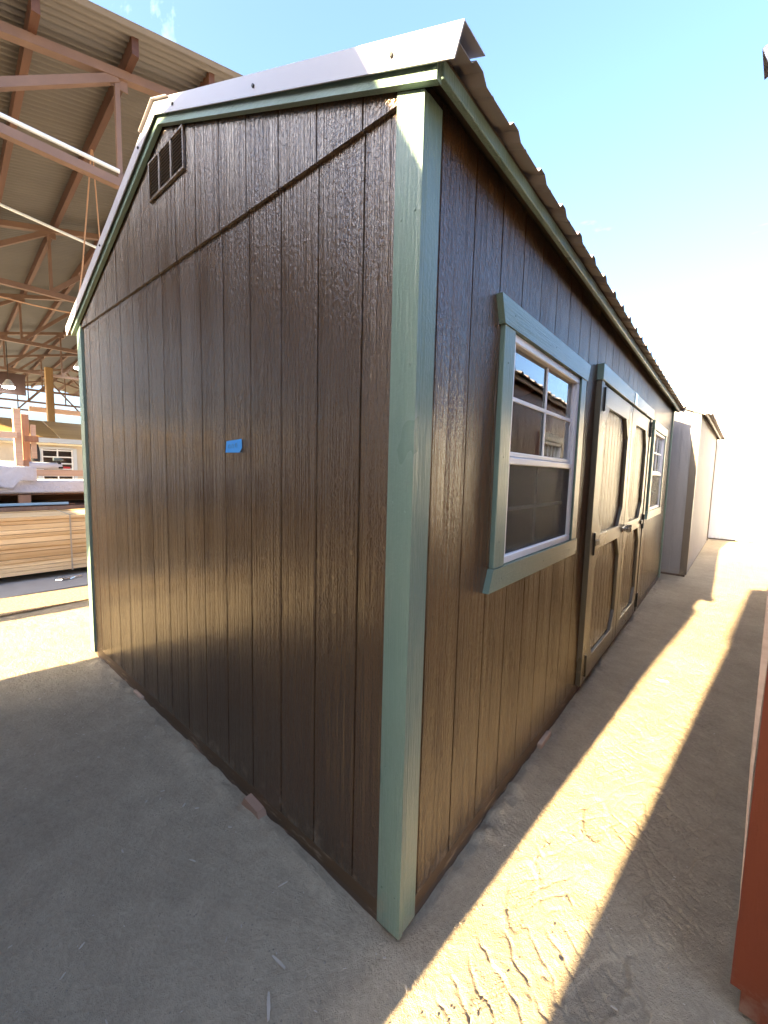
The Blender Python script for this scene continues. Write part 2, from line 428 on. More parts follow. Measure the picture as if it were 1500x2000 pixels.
    def build(s, name, mat, parent=None, loc=(0,0,0), rot=0.0, smooth=False):
        return place(name, s.mesh(name, mat), parent, loc, rot, smooth)

def place(name, me, parent=None, loc=(0,0,0), rot=0.0, smooth=False):
    o = bpy.data.objects.new(name, me); col.objects.link(o)
    o.location = loc; o.rotation_euler = (0, 0, rot)
    if smooth:
        for p in me.polygons: p.use_smooth = True
    if parent is not None: o.parent = parent
    return o

def thing(name, label, cat, loc=(0,0,0), rot=0.0, group=None):
    o = bpy.data.objects.new(name, None); col.objects.link(o)
    o.empty_display_size = 0.2
    o.location = loc; o.rotation_euler = (0, 0, rot)
    return tag(o, label, cat, group)
def tag(o, label, cat, group=None):
    o['label'] = label; o['category'] = cat
    if group: o['group'] = group
    return o
def structure(o, label=None):
    o['kind'] = 'structure'
    if label: o['label'] = label
    return o

def bx(name, a, b_, mat, parent=None, bev=0.0, loc=None, rot=0.0):
    """box with its own origin at corner a (so object coordinates start at the piece)"""
    a, b_ = Vector(a), Vector(b_)
    return MB().box((0,0,0), b_-a, bev).build(name, mat, parent, tuple(a), rot)

# ------------------------------------------------------------------ ground (one sheet, dense where the camera stands)
def smooth_noise(X, Y, scale, seed):
    g = np.random.default_rng(seed).random((256, 256))
    x = X*scale; y = Y*scale
    xi = np.floor(x).astype(int); yi = np.floor(y).astype(int)
    fx = x-xi; fy = y-yi
    fx = fx*fx*(3-2*fx); fy = fy*fy*(3-2*fy)
    a = g[xi % 256, yi % 256]; b2 = g[(xi+1) % 256, yi % 256]
    c = g[xi % 256, (yi+1) % 256]; d = g[(xi+1) % 256, (yi+1) % 256]
    return (a*(1-fx)+b2*fx)*(1-fy) + (c*(1-fx)+d*fx)*fy

xs = np.concatenate([-np.geomspace(900, 4.6, 40), np.arange(-4.5, -0.1, 0.03), np.arange(-0.1, 1.3, 0.0042), np.geomspace(1.3, 900, 44)])
ys = np.concatenate([-np.geomspace(900, 1.05, 36), np.arange(-1.0, 1.6, 0.0052), np.arange(1.6, 3.2, 0.009), np.arange(3.2, 6.4, 0.03), np.geomspace(6.45, 900, 46)])
X, Y = np.meshgrid(xs, ys, indexing='ij')
Z = np.zeros_like(X)
for sc, am, sd in ((0.8, 0.014, 1), (2.6, 0.010, 2), (7.0, 0.006, 3), (19.0, 0.0036, 4), (45.0, 0.0018, 5)):
    Z += (smooth_noise(X+31, Y+17, sc, sd)-0.5)*am
# tyre track pressed along the aisle: slanted lugs with torn edges
tx = X - 0.42 - 0.085*Y + 0.03*(smooth_noise(X+9, Y+5, 3.0, 9)-0.5)
inside = np.clip((0.27-np.abs(tx))/0.04, 0, 1)
nz1 = smooth_noise(X+3, Y+8, 6.0, 12) + 0.5*smooth_noise(X+3, Y+8, 17.0, 13) + 0.25*smooth_noise(X, Y, 40.0, 14)
nz2 = smooth_noise(X+13, Y+2, 7.0, 15) + 0.5*smooth_noise(X+13, Y+2, 19.0, 16) + 0.25*smooth_noise(X, Y, 43.0, 17)
def crack(ph, w):
    f = np.abs(((ph) % 1.0) - 0.5)
    return np.exp(-(f/w)**2)
c1 = crack(Y*13.0 + tx*9.0 + 0.9*nz1, 0.060)
c2 = crack(Y*7.0 - tx*19.0 + 0.9*nz2, 0.060)
c3 = crack(tx*9.0 + Y*1.2 + 0.9*nz1, 0.05)
keep = np.clip((smooth_noise(X+40, Y+50, 6.2, 21)-0.36)/0.12, 0, 1)
keep2 = np.clip((smooth_noise(X+60, Y+20, 7.1, 22)-0.42)/0.12, 0, 1)
keep3 = np.clip((smooth_noise(X+10, Y+70, 5.1, 23)-0.50)/0.12, 0, 1)
plate = (smooth_noise(X+5, Y+5, 11.0, 27) - 0.5)*0.006
Z += inside*(plate - 0.0062*np.maximum(np.maximum(c1*keep, c2*keep2), c3*keep3))
# shoe prints with a dotted sole, in the sunny strip
for px, py, an in ((0.30, 0.02, 0.25), (0.24, 0.42, 0.2), (0.52, 0.30, -0.3), (0.36, 0.95, 0.15), (0.56, 1.2, 0.1)):
    ca, sa = math.cos(an), math.sin(an)
    u = (X-px)*ca + (Y-py)*sa; v = -(X-px)*sa + (Y-py)*ca
    inn = np.clip((1 - (u/0.05)**2 - (v/0.14)**2)/0.2, 0, 1)
    dots = (np.sin(u*2*math.pi/0.017)*np.sin(v*2*math.pi/0.017))
    Z += inn*(-0.005 + 0.0028*dots)
    rim = np.exp(-(((u/0.058)**2 + (v/0.15)**2 - 1)/0.22)**2)
    Z += 0.004*rim*smooth_noise(X, Y, 20, 33)
base = np.exp(-((Y+0.03)/0.045)**2)*((X > -3.15) & (X < 0.06)) + np.exp(-((X-0.03)/0.045)**2)*((Y > -0.06) & (Y < 6.4))
corner_fade = np.clip((np.hypot(X, Y)-0.16)/0.3, 0, 1)
Z += corner_fade*base*np.clip(smooth_noise(X+7, Y+3, 5.0, 41)*0.6 + smooth_noise(X+2, Y+9, 23.0, 42)*0.55 - 0.42, 0, 1)*0.055
far = np.clip((np.hypot(X+1, Y-2)-9)/6, 0, 1)
Z = Z*(1-far)
Z -= 0.006
nx_, ny_ = X.shape
verts = np.stack([X, Y, Z], -1).reshape(-1, 3)
ii = np.arange(nx_*ny_).reshape(nx_, ny_)
quads = np.stack([ii[:-1, :-1], ii[1:, :-1], ii[1:, 1:], ii[:-1, 1:]], -1).reshape(-1, 4)
me = bpy.data.meshes.new('ground')
me.vertices.add(len(verts)); me.vertices.foreach_set('co', verts.ravel().astype(np.float32))
me.loops.add(quads.size); me.loops.foreach_set('vertex_index', quads.ravel().astype(np.int32))
me.polygons.add(len(quads)); me.polygons.foreach_set('loop_start', np.arange(0, quads.size, 4, dtype=np.int32))
me.polygons.foreach_set('loop_total', np.full(len(quads), 4, dtype=np.int32))
me.polygons.foreach_set('use_smooth', np.ones(len(quads), dtype=bool))
me.update(); me.validate()
me.materials.append(MAT['dirt'])
structure(place('ground', me))

# ------------------------------------------------------------------ shed builder
S8 = 0.2032          # spacing of the siding grooves
GR = 0.0075           # groove width

def cut_intervals(z0, z1, holes):
    out = [(z0, z1)]
    for a, b_ in holes:
        nxt = []
        for p, q in out:
            if b_ <= p or a >= q: nxt.append((p, q)); continue
            if a > p: nxt.append((p, a))
            if b_ < q: nxt.append((b_, q))
        out = nxt
    return out

def wall_sheet(u0, u1, z0, z1, holes):
    """rectangles of a wall sheet around its openings (u across, z up)"""
    us = sorted({u0, u1, *[h_[0] for h_ in holes], *[h_[1] for h_ in holes]})
    return [(a, b_, p, q) for a, b_ in zip(us[:-1], us[1:]) for p, q in cut_intervals(z0, z1, [(h_[2], h_[3]) for h_ in holes if h_[0] <= a + 1e-6 and h_[1] >= b_ - 1e-6])]

class Frame:
    """local frame of one wall: u across, n outwards, z up, inside a shed's own coordinates"""
    def __init__(s, o, u, n): s.o, s.u, s.n = Vector(o), Vector(u), Vector(n); s.rot = math.atan2(u[1], u[0])
    def p(s, u, n_, z): return s.o + s.u*u + s.n*n_ + Vector((0, 0, z))

def fbox(fr, name, u0, u1, n0, n1, z0, z1, mat, parent, bev=0.0):
    """box on a wall; its own x axis runs along the wall, its front faces its -y or +y"""
    o = fr.p(u0, 0, z0)
    sgn = 1 if fr.n.dot(Vector((-fr.u.y, fr.u.x, 0))) > 0 else -1
    a, b_ = sorted((n0*sgn, n1*sgn))
    return MB().box((0, a, 0), (u1-u0, b_, z1-z0), bev).build(name, mat, parent, tuple(o), fr.rot)

def fprism(fr, name, pts, n0, n1, mat, parent):
    """outline pts [(u,z)] on a wall, from depth n0 to n1"""
    u0 = min(p[0] for p in pts); z0 = min(p[1] for p in pts)
    sgn = 1 if fr.n.dot(Vector((-fr.u.y, fr.u.x, 0))) > 0 else -1
    P = [(u-u0, n0*sgn, z-z0) for u, z in pts]
    return MB().prism(P, (0, (n1-n0)*sgn, 0)).build(name, mat, parent, tuple(fr.p(u0, 0, z0)), fr.rot)

def window(root, fr, u0, u1, z0, z1, trim, trim_x, flare=0.035, name='window', bars=False):
    """u0..z1: clear opening; casing boards outside it"""
    fw = 0.034
    w = MB()
    for a, b_, c, d in ((u0, u1, z1-fw, z1), (u0, u1, z0, z0+fw), (u0, u0+fw, z0+fw, z1-fw), (u1-fw, u1, z0+fw, z1-fw)):
        w.box((a-u0, 0, c-z0), (b_-u0, 0.06, d-z0), 0.004)
    sgn = 1 if fr.n.dot(Vector((-fr.u.y, fr.u.x, 0))) > 0 else -1
    if sgn < 0:
        w.v = [(x, -y, z) for x, y, z in w.v]; w.f = [tuple(reversed(f)) for f in w.f]
    win = w.build(name, MAT['vinyl'], root, tuple(fr.p(u0, -0.05, z0)), fr.rot)
    # sub-parts are given in the window's own coordinates
    loc = Frame((0, 0, 0), (1, 0, 0), (0, sgn, 0))
    W_, H_ = u1-u0, z1-z0
    zm = H_*0.475
    if bars:
        fbox(loc, 'pane', fw, W_-fw, 0.018, 0.022, fw, H_-fw, MAT['glass'], win)
        for k in range(1, 5):
            fbox(loc, 'muntin', W_*k/5-0.008, W_*k/5+0.008, 0.022, 0.034, fw, H_-fw, MAT['vinyl'], win)
    else:
        fbox(loc, 'pane', fw, W_-fw, 0.030, 0.034, zm+0.02, H_-fw, MAT['glass'], win)
        fbox(loc, 'pane', fw, W_-fw, 0.008, 0.012, fw, zm-0.02, MAT['glass'], win)
        fbox(loc, 'meeting_rail', fw, W_-fw, 0.004, 0.056, zm-0.026, zm+0.004, MAT['vinyl'], win, 0.004)
        fbox(loc, 'meeting_rail', fw, W_-fw, 0.016, 0.048, zm+0.006, zm+0.026, MAT['vinyl'], win, 0.003)
        fbox(loc, 'sash_stile', fw+0.0005, fw+0.018, 0.022, 0.044, zm+0.027, H_-fw-0.001, MAT['vinyl'], win, 0.003)
        fbox(loc, 'sash_stile', W_-fw-0.018, W_-fw-0.0005, 0.022, 0.044, zm+0.027, H_-fw-0.001, MAT['vinyl'], win, 0.003)
        fbox(loc, 'muntin', W_/2-0.008, W_/2+0.008, 0.0345, 0.042, zm+0.027, H_-fw-0.001, MAT['vinyl'], win, 0.002)
        zc = (zm+H_)/2
        fbox(loc, 'muntin', fw+0.02, W_-fw-0.02, 0.035, 0.0415, zc-0.009, zc+0.009, MAT['vinyl'], win, 0.002)
        fbox(loc, 'muntin', W_/2-0.009, W_/2+0.009, 0.0125, 0.020, fw+0.001, zm-0.027, MAT['vinyl'], win, 0.002)
        fbox(loc, 'muntin', fw+0.002, W_-fw-0.002, 0.013, 0.0195, zm/2-0.009, zm/2+0.009, MAT['vinyl'], win, 0.002)
        s_ = MB().box((0, 0.044*sgn if sgn > 0 else -0.045, 0), (W_-2*fw-0.002, 0.045*sgn if sgn > 0 else -0.044, zm-0.028-fw))
        s_.build('insect_screen', MAT['screen'], win, (fw+0.001, 0, fw+0.001))
    # casing
    cw, t = 0.095, 0.021
    fprism(fr, 'window_header', [(u0-cw-0.012-flare, z1+cw), (u0-cw-0.012, z1+0.001), (u1+cw+0.012, z1+0.001), (u1+cw+0.012+flare, z1+cw)], 0, t+0.004, trim_x, root)
    fprism(fr, 'window_apron', [(u0-cw-0.008, z0-0.001), (u0-cw-0.008-flare, z0-cw+0.006), (u1+cw+0.008, z0-cw+0.006), (u1+cw+0.008, z0-0.001)], 0, t+0.004, trim_x, root)
    fbox(fr, 'window_casing', u0-cw, u0-0.001, 0, t, z0, z1, trim, root, 0.002)
    fbox(fr, 'window_casing', u1+0.001, u1+cw, 0, t, z0, z1, trim, root, 0.002)
    return win

def door_leaf(root, fr, u0, u1, z0, z1, siding, trim, trim_x, hinge_left=True):
    panel = fbox(fr, 'door', u0, u1, -0.03, -0.004, z0, z1, siding, root)
    sgn = 1 if fr.n.dot(Vector((-fr.u.y, fr.u.x, 0))) > 0 else -1
    loc = Frame((0, 0, 0), (1, 0, 0), (0, sgn, 0))
    W_, H_ = u1-u0, z1-z0
    zr = 1.04 - z0
    st = 0.105
    u = 0.0; k = 0
    off = 0.05
    edges = [0.0] + [off+S8*0.5*i for i in range(1, 20) if off+S8*0.5*i < W_-0.03] + [W_]
    for a, b_ in zip(edges[:-1], edges[1:]):
        fbox(loc, 'siding_board', a+0.003, b_-0.003, -0.0035, 0.004, 0.002, H_-0.002, siding, panel, 0.002)
    n0, n1 = 0.0045, 0.026
    fbox(loc, 'door_stile', 0.004, st, n0, n1, 0.003, H_-0.003, trim, panel, 0.002)
    fbox(loc, 'door_stile', W_-st-0.02, W_-0.004, n0, n1, 0.003, H_-0.003, trim, panel, 0.002)
    for a, b_ in ((0.003, 0.14), (zr-0.05, zr+0.05), (H_-0.13, H_-0.003)):
        fbox(loc, 'door_rail', st+0.001, W_-st-0.021, n0, n1-0.0005, a, b_, trim_x, panel, 0.002)
    g = 0.15
    ua, ub = st+0.001, W_-st-0.021
    for za, zb in ((0.141, zr-0.051), (zr+0.051, H_-0.131)):
        for uu, su in ((ua, 1), (ub, -1)):
            fprism(loc, 'door_gusset', [(uu, za), (uu+su*g*0.75, za), (uu, za+g)], n0, n1-0.001, trim, panel)
            fprism(loc, 'door_gusset', [(uu, zb), (uu, zb-g), (uu+su*g*0.75, zb)], n0, n1-0.001, trim, panel)
    hu = 0.0 if hinge_left else W_
    for zc in (H_-0.10, zr, 0.13):
        h_ = MB()
        s_ = 1
        def B(a, b_, c, d, e, f):
            lo, hi = sorted((c*sgn, d*sgn)); h_.box((a, lo, e), (b_, hi, f), 0.002)
        B(hu-0.035, hu+0.035, n1, n1+0.005, zc-0.075, zc+0.075)
        B(hu-0.006, hu+0.006, n1+0.005, n1+0.018, zc-0.075, zc+0.075)
        if abs(zc-zr) < 0.01:
            d_ = 1 if hinge_left else -1
            a, b_ = sorted((hu+d_*0.036, hu+d_*0.14)); B(a, b_, n1, n1+0.014, zc-0.018, zc+0.018)
        h_.build('hinge', MAT['black_metal'], panel)
    return panel

def roof_panel_mesh(run, slope_dir, pitch, width=0.9144):
    """one ribbed steel sheet: local x up the slope (horizontal run), y along the shed"""
    prof = []
    for k in range(4):
        c = k*0.2286 + 0.114
        prof += [(c-0.114 if k == 0 else c-0.1143, 0.0), (c-0.040, 0.0), (c-0.018, 0.021), (c+0.018, 0.021), (c+0.040, 0.0), (c+0.07, 0.0), (c+0.078, 0.003), (c+0.086, 0.0)]
    prof.append((width, 0.0))
    pr = []
    for y, z in prof:
        if not pr or y > pr[-1][0]+1e-5: pr.append((y, z))
    t = 0.0012
    mb = MB(); nseg = len(pr)
    for X_, Zb in ((0.0, 0.0), (run, run*pitch)):
        for y, z in pr: mb.v.append((X_*slope_dir, y, Zb+z))
    for X_, Zb in ((0.0, 0.0), (run, run*pitch)):
        for y, z in pr: mb.v.append((X_*slope_dir, y, Zb+z+t))
    n_ = nseg
    for i in range(n_-1):
        q = (i, i+1, n_+i+1, n_+i); mb.f.append(q if slope_dir > 0 else q[::-1])
        q = (2*n_+i, 3*n_+i, 3*n_+i+1, 2*n_+i+1); mb.f.append(q if slope_dir > 0 else q[::-1])
        mb.f.append((i, 2*n_+i, 2*n_+i+1, i+1)); mb.f.append((n_+i, n_+i+1, 3*n_+i+1, 3*n_+i))
    return mb

def shed(name, label, origin, rot, W, L, eave, pitch, siding, trim, trim_x, front=True, side='R', openings=(), doors=(), lap=None,
         roof_mat=None, gable_boards=True, flash=None, groove0=0.10, side_boards=True, overhang=0.13, group=None, corner=None, frame_mat=None):
    """gable shed; own coordinates: x from -W to 0, y from 0 (near gable) to L. 'eave' = underside of the roof at x=0"""
    root = thing(name, label, 'shed', origin, rot, group)
    corner = corner or (trim, trim); roof_mat = roof_mat or MAT['metal_roof']; flash = flash or MAT['flash']
    zg, zs = 0.078, 0.028
    ridge = eave + pitch*W/2
    zr = lambda x: eave + pitch*min(-x, W+x) if True else 0
    T = 0.012
    # --- floor frame under the walls
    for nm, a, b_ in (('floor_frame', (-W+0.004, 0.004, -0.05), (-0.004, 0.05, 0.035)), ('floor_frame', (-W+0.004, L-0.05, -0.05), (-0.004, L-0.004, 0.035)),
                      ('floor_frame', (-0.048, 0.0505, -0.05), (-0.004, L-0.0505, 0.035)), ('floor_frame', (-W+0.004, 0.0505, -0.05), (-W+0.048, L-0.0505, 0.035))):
        bx(nm, a, b_, frame_mat or MAT['worn_shadow_frame'], root)
    bx('floor', (-W+0.05, 0.05, 0.02), (-0.05, L-0.05, 0.04), MAT['interior'], root)
    # --- gable walls
    fr = Frame((-W, 0, 0), (1, 0, 0), (0, -1, 0))
    def gable_pts(fr_):
        return [(0.0, zs), (W, zs), (W, eave-0.004), (W/2, ridge-0.004), (0.0, eave-0.004)]
    wall_f = fprism(fr, 'wall', gable_pts(fr), -0.03, -T, siding, root)
    frb = Frame((0, L, 0), (-1, 0, 0), (0, 1, 0))
    fprism(frb, 'wall', gable_pts(frb), -0.03, 0.0, siding, root)
    if front and gable_boards:
        wl0 = Frame((0, 0, 0), (1, 0, 0), (0, -1, 0))
        def child(nm, pts, n0, n1):
            # piece of the front wall: own origin at its lower left, parented to the wall sheet
            o = fprism(fr, nm, pts, n0, n1, MAT['skirt'] if (nm == 'skirt_board' and lap) else siding, wall_f)
            o.location = Vector(o.location) - Vector(wall_f.location)
            return o
        child('skirt_board', [(0.0, zs), (W, zs), (W, zg-0.0005), (0.0, zg-0.0005)], -T+0.0005, -0.0004)
        nb = int(round(W/S8))
        zl = lap if lap else eave + 5
        for k in range(nb):
            a = k*S8 + GR/2 if k else 0.0
            b_ = (k+1)*S8 - GR/2 if k < nb-1 else W
            top = lambda u: eave - 0.006 + pitch*min(u, W-u)
            def up(u0, u1, zb):
                pts = [(u0, zb), (u1, zb), (u1, top(u1))]
                if u0 < W/2 < u1: pts.append((W/2, top(W/2)))
                pts.append((u0, top(u0)))
                return pts
            if lap:
                child('siding_board', [(a, zg), (b_, zg), (b_, min(zl+0.02, top(b_))), (a, min(zl+0.02, top(a)))], -T+0.0005, 0.0)
                if min(top(a), top(b_)) > zl + 0.03:
                    child('siding_board', up(a, b_, zl), 0.0015, 0.0135)
            else:
                child('siding_board', up(a, b_, zg), -T+0.0005, 0.0)
        if lap:
            # sheet behind the upper boards closes the grooves
            child('upper_sheet', [(0.02, zl+0.004), (W-0.02, zl+0.004), (W-0.02, top(W-0.02)), (W/2, top(W/2)), (0.02, top(0.02))], 0.0005, 0.0045)
    # --- side walls
    for sd in ('R', 'L'):
        fs = Frame((0, 0, 0), (0, 1, 0), (1, 0, 0)) if sd == 'R' else Frame((-W, 0, 0), (0, 1, 0), (-1, 0, 0))
        vis = sd == side
        ops = list(openings) if vis else []
        drs = list(doors) if vis else []
        holes = [(o[0], o[1], o[2], o[3]) for o in ops] + [(d[0], d[2], zs, d[3]) for d in drs]
        rects = wall_sheet(0.031, L-0.031, zs, eave-0.004, holes)
        mbw = MB()
        sgn = 1 if fs.n.dot(Vector((-fs.u.y, fs.u.x, 0))) > 0 else -1
        lo, hi = sorted((-0.03*sgn, (-T if vis else 0.0)*sgn))
        for a, b_, c, d in rects: mbw.box((a, lo, c), (b_, hi, d))
        wall_s = mbw.build('wall', siding, root, tuple(fs.o), fs.rot)
        if vis and side_boards:
            loc = Frame((0, 0, 0), (1, 0, 0), (0, sgn, 0))
            fl = [g0 for g0 in np.arange(groove0, L, S8)]
            edges = [0.0] + fl + [L]
            for a0, b0 in zip(edges[:-1], edges[1:]):
                a = a0 + (GR/2 if a0 > 0 else 0); b_ = b0 - (GR/2 if b0 < L else 0)
                if b_-a < 0.004: continue
                # the board, cut where windows and doors are
                hs = [h_ for h_ in holes if h_[0] < b_ and h_[1] > a]
                for (aa, bb, c, d) in wall_sheet(a, b_, zg, eave-0.012, [(max(h_[0], a), min(h_[1], b_), h_[2]-0.0005 if h_[2] > zs+0.01 else zg, h_[3]) for h_ in hs]):
                    if bb-aa > 0.003:
                        fbox(loc, 'siding_board', aa, bb, -T+0.0005, 0.0, c, d, siding, wall_s)
            for a, b_ in cut_intervals(0.0, L, [(d[0], d[2]) for d in drs]):
                fbox(loc, 'skirt_board', a, b_, -T+0.0005, -0.0004, zs, zg-0.0005, MAT['skirt'] if lap else siding, wall_s)
        for o in ops:
            window(root, fs, o[0], o[1], o[2], o[3], trim, trim_x, bars=len(o) > 4 and o[4])
        for d in drs:
            ua, um, ub, zt = d
            fbox(fs, 'door_sill', ua, ub, -0.03, -0.001, zs, 0.062, siding, root)
            door_leaf(root, fs, ua+0.03, um-0.003, 0.068, zt-0.006, siding, MAT['door_trim'], MAT['door_trim_x'], True)
            door_leaf(root, fs, um+0.003, ub-0.03, 0.068, zt-0.006, siding, MAT['door_trim'], MAT['door_trim_x'], False)
            fbox(fs, 'door_casing', ua-0.05, ua+0.027, 0.0005, 0.034, 0.075, zt, MAT['door_trim'], root, 0.002)
            fbox(fs, 'door_casing', ub-0.027, ub+0.05, 0.0005, 0.034, 0.075, zt, MAT['door_trim'], root, 0.002)
            fbox(fs, 'door_header', ua-0.06, ub+0.06, 0.0005, 0.042, zt+0.001, zt+0.10, trim_x, root, 0.002)
            # drip plate over the joint of the leaves, hasp on the middle rail
            fbox(fs, 'joint_plate', um-0.05, um+0.05, 0.043, 0.046, zt+0.004, zt+0.096, MAT['zinc'], root)
            la = MB()
            s2 = 1 if fs.n.dot(Vector((-fs.u.y, fs.u.x, 0))) > 0 else -1
            def Bq(a, b_, c, d_, e, f):
                lo2, hi2 = sorted((c*s2, d_*s2)); la.box((a, lo2, e), (b_, hi2, f), 0.002)
            Bq(-0.10, 0.16, 0.027, 0.031, -0.022, 0.022)
            Bq(-0.03, 0.05, 0.031, 0.05, -0.012, 0.012)
            Bq(0.05, 0.062, 0.031, 0.075, -0.035, 0.035)
            Bq(0.10, 0.118, 0.031, 0.062, -0.016, 0.016)
            la.build('latch', MAT['zinc'], root, tuple(fs.p(um+0.02, 0, 1.045)), fs.rot)
    # --- corner boards
    zt = eave - 0.05
    cb = 0.09
    for sx in (0, 1):
        for sy in (0, 1):
            X0 = 0.0 if sx == 0 else -W
            Y0 = 0.0 if sy == 0 else L
            ox = 1 if sx == 0 else -1; oy = -1 if sy == 0 else 1
            lap_n = 0.014 if (lap and sy == 0) else 0.0
            a, b_ = sorted((X0+ox*0.019, X0-ox*(cb-0.019)))
            c, d = sorted((Y0+oy*0.0005, Y0+oy*0.019))
            top = eave - 0.045 - (0.012 if not lap else 0.012)
            tz = lambda x: eave - 0.0575 + pitch*min(-x, W+x)
            MB().prism([(0, 0, 0), (b_-a, 0, 0), (b_-a, 0, tz(b_)-0.035), (0, 0, tz(a)-0.035)], (0, d-c, 0)).build('corner_board', corner[0], root, (a, c, 0.035))
            a, b_ = sorted((X0+ox*0.0005, X0+ox*0.0185))
            c, d = sorted((Y0-oy*0.0005, Y0-oy*(cb-0.022)))
            bx('corner_board', (a, c, 0.040), (b_, d, eave-0.06), corner[1], root, 0.002)
    # --- roof: deck, sheets, rakes, eaves
    oh = overhang
    for s_ in (1, -1):
        xe = oh if s_ == 1 else -W-oh          # eave edge
        ze = eave - pitch*oh
        run = W/2 + oh
        x1 = (0.075 if s_ == 1 else -W-0.075)
        z1 = eave - pitch*0.075
        deck = MB().prism([(x1, 0, z1+0.001), (-W/2, 0, ridge+0.001), (-W/2, 0, ridge+0.0115), (x1, 0, z1+0.0115)], (0, L+0.06, 0)).build('roof_deck', MAT['deck'], root, (0, -0.03, 0))
        pm = roof_panel_mesh(run, -s_, pitch)
        me_ = pm.mesh('roof_sheet', roof_mat)
        y = -0.055; k = 0
        while y < L+0.03:
            o = place('roof_sheet', me_, deck, (xe, y+0.03, ze+0.0125 + 0.0006*(k % 2)))
            y += 0.9120; k += 1
        # fascia
        fx = 0.08*s_ if s_ == 1 else -W-0.08
        a, b_ = sorted((fx, fx - s_*0.02))
        bx('fascia', (a, -0.025, eave-0.076), (b_, L+0.025, eave-0.0345), trim, root, 0.002)
        # rake board and steel flashing at both gables
        for Y0, oy in ((0, -1), (L, 1)):
            x2 = 0.07 if s_ == 1 else -W-0.07
            zz = eave - pitch*0.07
            c0 = Y0 + oy*0.0205; c1 = Y0 + oy*0.041
            MB().prism([(x2, 0, zz-0.056), (-W/2, 0, ridge-0.056), (-W/2, 0, ridge), (x2, 0, zz)], (0, c1-c0, 0)).build('rake_board', trim_x, root, (0, c0, 0))
            x3 = xe + 0.008*s_; z3 = ze - 0.008*pitch
            c0 = Y0 + oy*0.0520; c1 = Y0 + oy*0.0560
            up_ = 0.043; dn = -0.024
            fl = MB()
            fl.prism([(x3-0.012*s_, c0, z3+dn), (-W/2, c0, ridge+dn), (-W/2, c0, ridge+up_), (x3+0.012*s_, c0, z3+up_)], (0, c1-c0, 0))
            fl.prism([(x3+0.012*s_, c0, z3+up_-0.0025), (-W/2, c0, ridge+up_-0.0025), (-W/2, c0, ridge+up_), (x3+0.012*s_, c0, z3+up_)], (0, -oy*0.10, 0))
            fo = fl.build('rake_flashing', flash, root)
            for t_ in (0.12, 0.5, 0.88):
                xs_ = x3 + (-W/2-x3)*t_
                MB().tube([(xs_, c1, eave+pitch*min(-xs_, W+xs_)+0.004), (xs_, c1+oy*0.006, eave+pitch*min(-xs_, W+xs_)+0.004)], 0.006, 6).build('screw', MAT['black_metal'], fo)
    MB().prism([(-W/2-0.16, 0, ridge+0.036-pitch*0.16), (-W/2, 0, ridge+0.036), (-W/2+0.16, 0, ridge+0.036-pitch*0.16), (-W/2+0.16, 0, ridge+0.039-pitch*0.16), (-W/2, 0, ridge+0.040), (-W/2-0.16, 0, ridge+0.039-pitch*0.16)], (0, L+0.14, 0)).build('ridge_cap', roof_mat, root, (0, -0.07, 0))
    return root

# ------------------------------------------------------------------ the brown shed
PW, PL, EAVE, PITCH = 3.048, 6.27, 2.518, 0.42
brown = shed('garden_shed', 'dark brown painted shed with sage green trim and double doors', (0, 0, 0), 0.0, PW, PL, EAVE, PITCH,
             MAT['brown'], MAT['green'], MAT['green_y'], side='R',
             openings=[(0.62, 1.545, 1.118, 2.030), (4.56, 5.50, 1.118, 2.030)], doors=[(1.99, 3.08, 4.09, 2.09)], lap=2.465, groove0=0.10)
# louvred gable vent
fr = Frame((-PW, 0, 0), (1, 0, 0), (0, -1, 0))
vx0, vx1, vz0, vz1 = PW-1.69, PW-1.30, 2.822, 3.006
vent = fbox(fr, 'gable_vent', vx0, vx1, 0.0140, 0.0165, vz0, vz1, MAT['black'], brown)
vl = Frame((0, 0, 0), (1, 0, 0), (0, -1, 0))
for a, b_, c, d in ((0, 0.39, 0, 0.009), (0, 0.39, 0.175, 0.184), (0, 0.010, 0.0095, 0.1745), (0.380, 0.39, 0.0095, 0.1745), (0.124, 0.136, 0.0095, 0.1745), (0.252, 0.264, 0.0095, 0.1745)):
    fbox(vl, 'vent_frame', a, b_, 0.0168, 0.028, c, d, MAT['brown'], vent, 0.001)
vsl = MB().prism([(0, -0.0170, 0.0045), (0, -0.0265, -0.0035), (0, -0.0275, -0.002), (0, -0.0170, 0.0085)], (0.114, 0, 0)).mesh('louvre', MAT['brown'])
for cx in (0.0101, 0.1361, 0.2661):
    for k in range(11):
        place('louvre', vsl, vent, (cx, 0, 0.016+k*0.0148))
nm_ = MB().tube([(0, 0.0015, 0), (0, -0.0012, 0)], 0.0038, 8).mesh('nail_head', MAT['green'])
for z in np.arange(0.18, 2.4, 0.40):
    for x in (-0.052, -0.004):
        place('nail_head', nm_, brown, (x + random.uniform(-0.004, 0.004), -0.0195, z + random.uniform(-0.02, 0.02)))
for (y, z) in [(u, z_) for u in (0.565, 1.60) for z_ in (1.22, 1.55, 1.9)] + [(0.6, 2.08), (1.08, 2.08), (1.55, 2.08), (0.6, 1.07), (1.08, 1.07), (1.5, 1.07)]:
    place('nail_head', nm_, brown, (0.0252 if z > 2.0 or z < 1.1 else 0.0215, y, z), R(90))
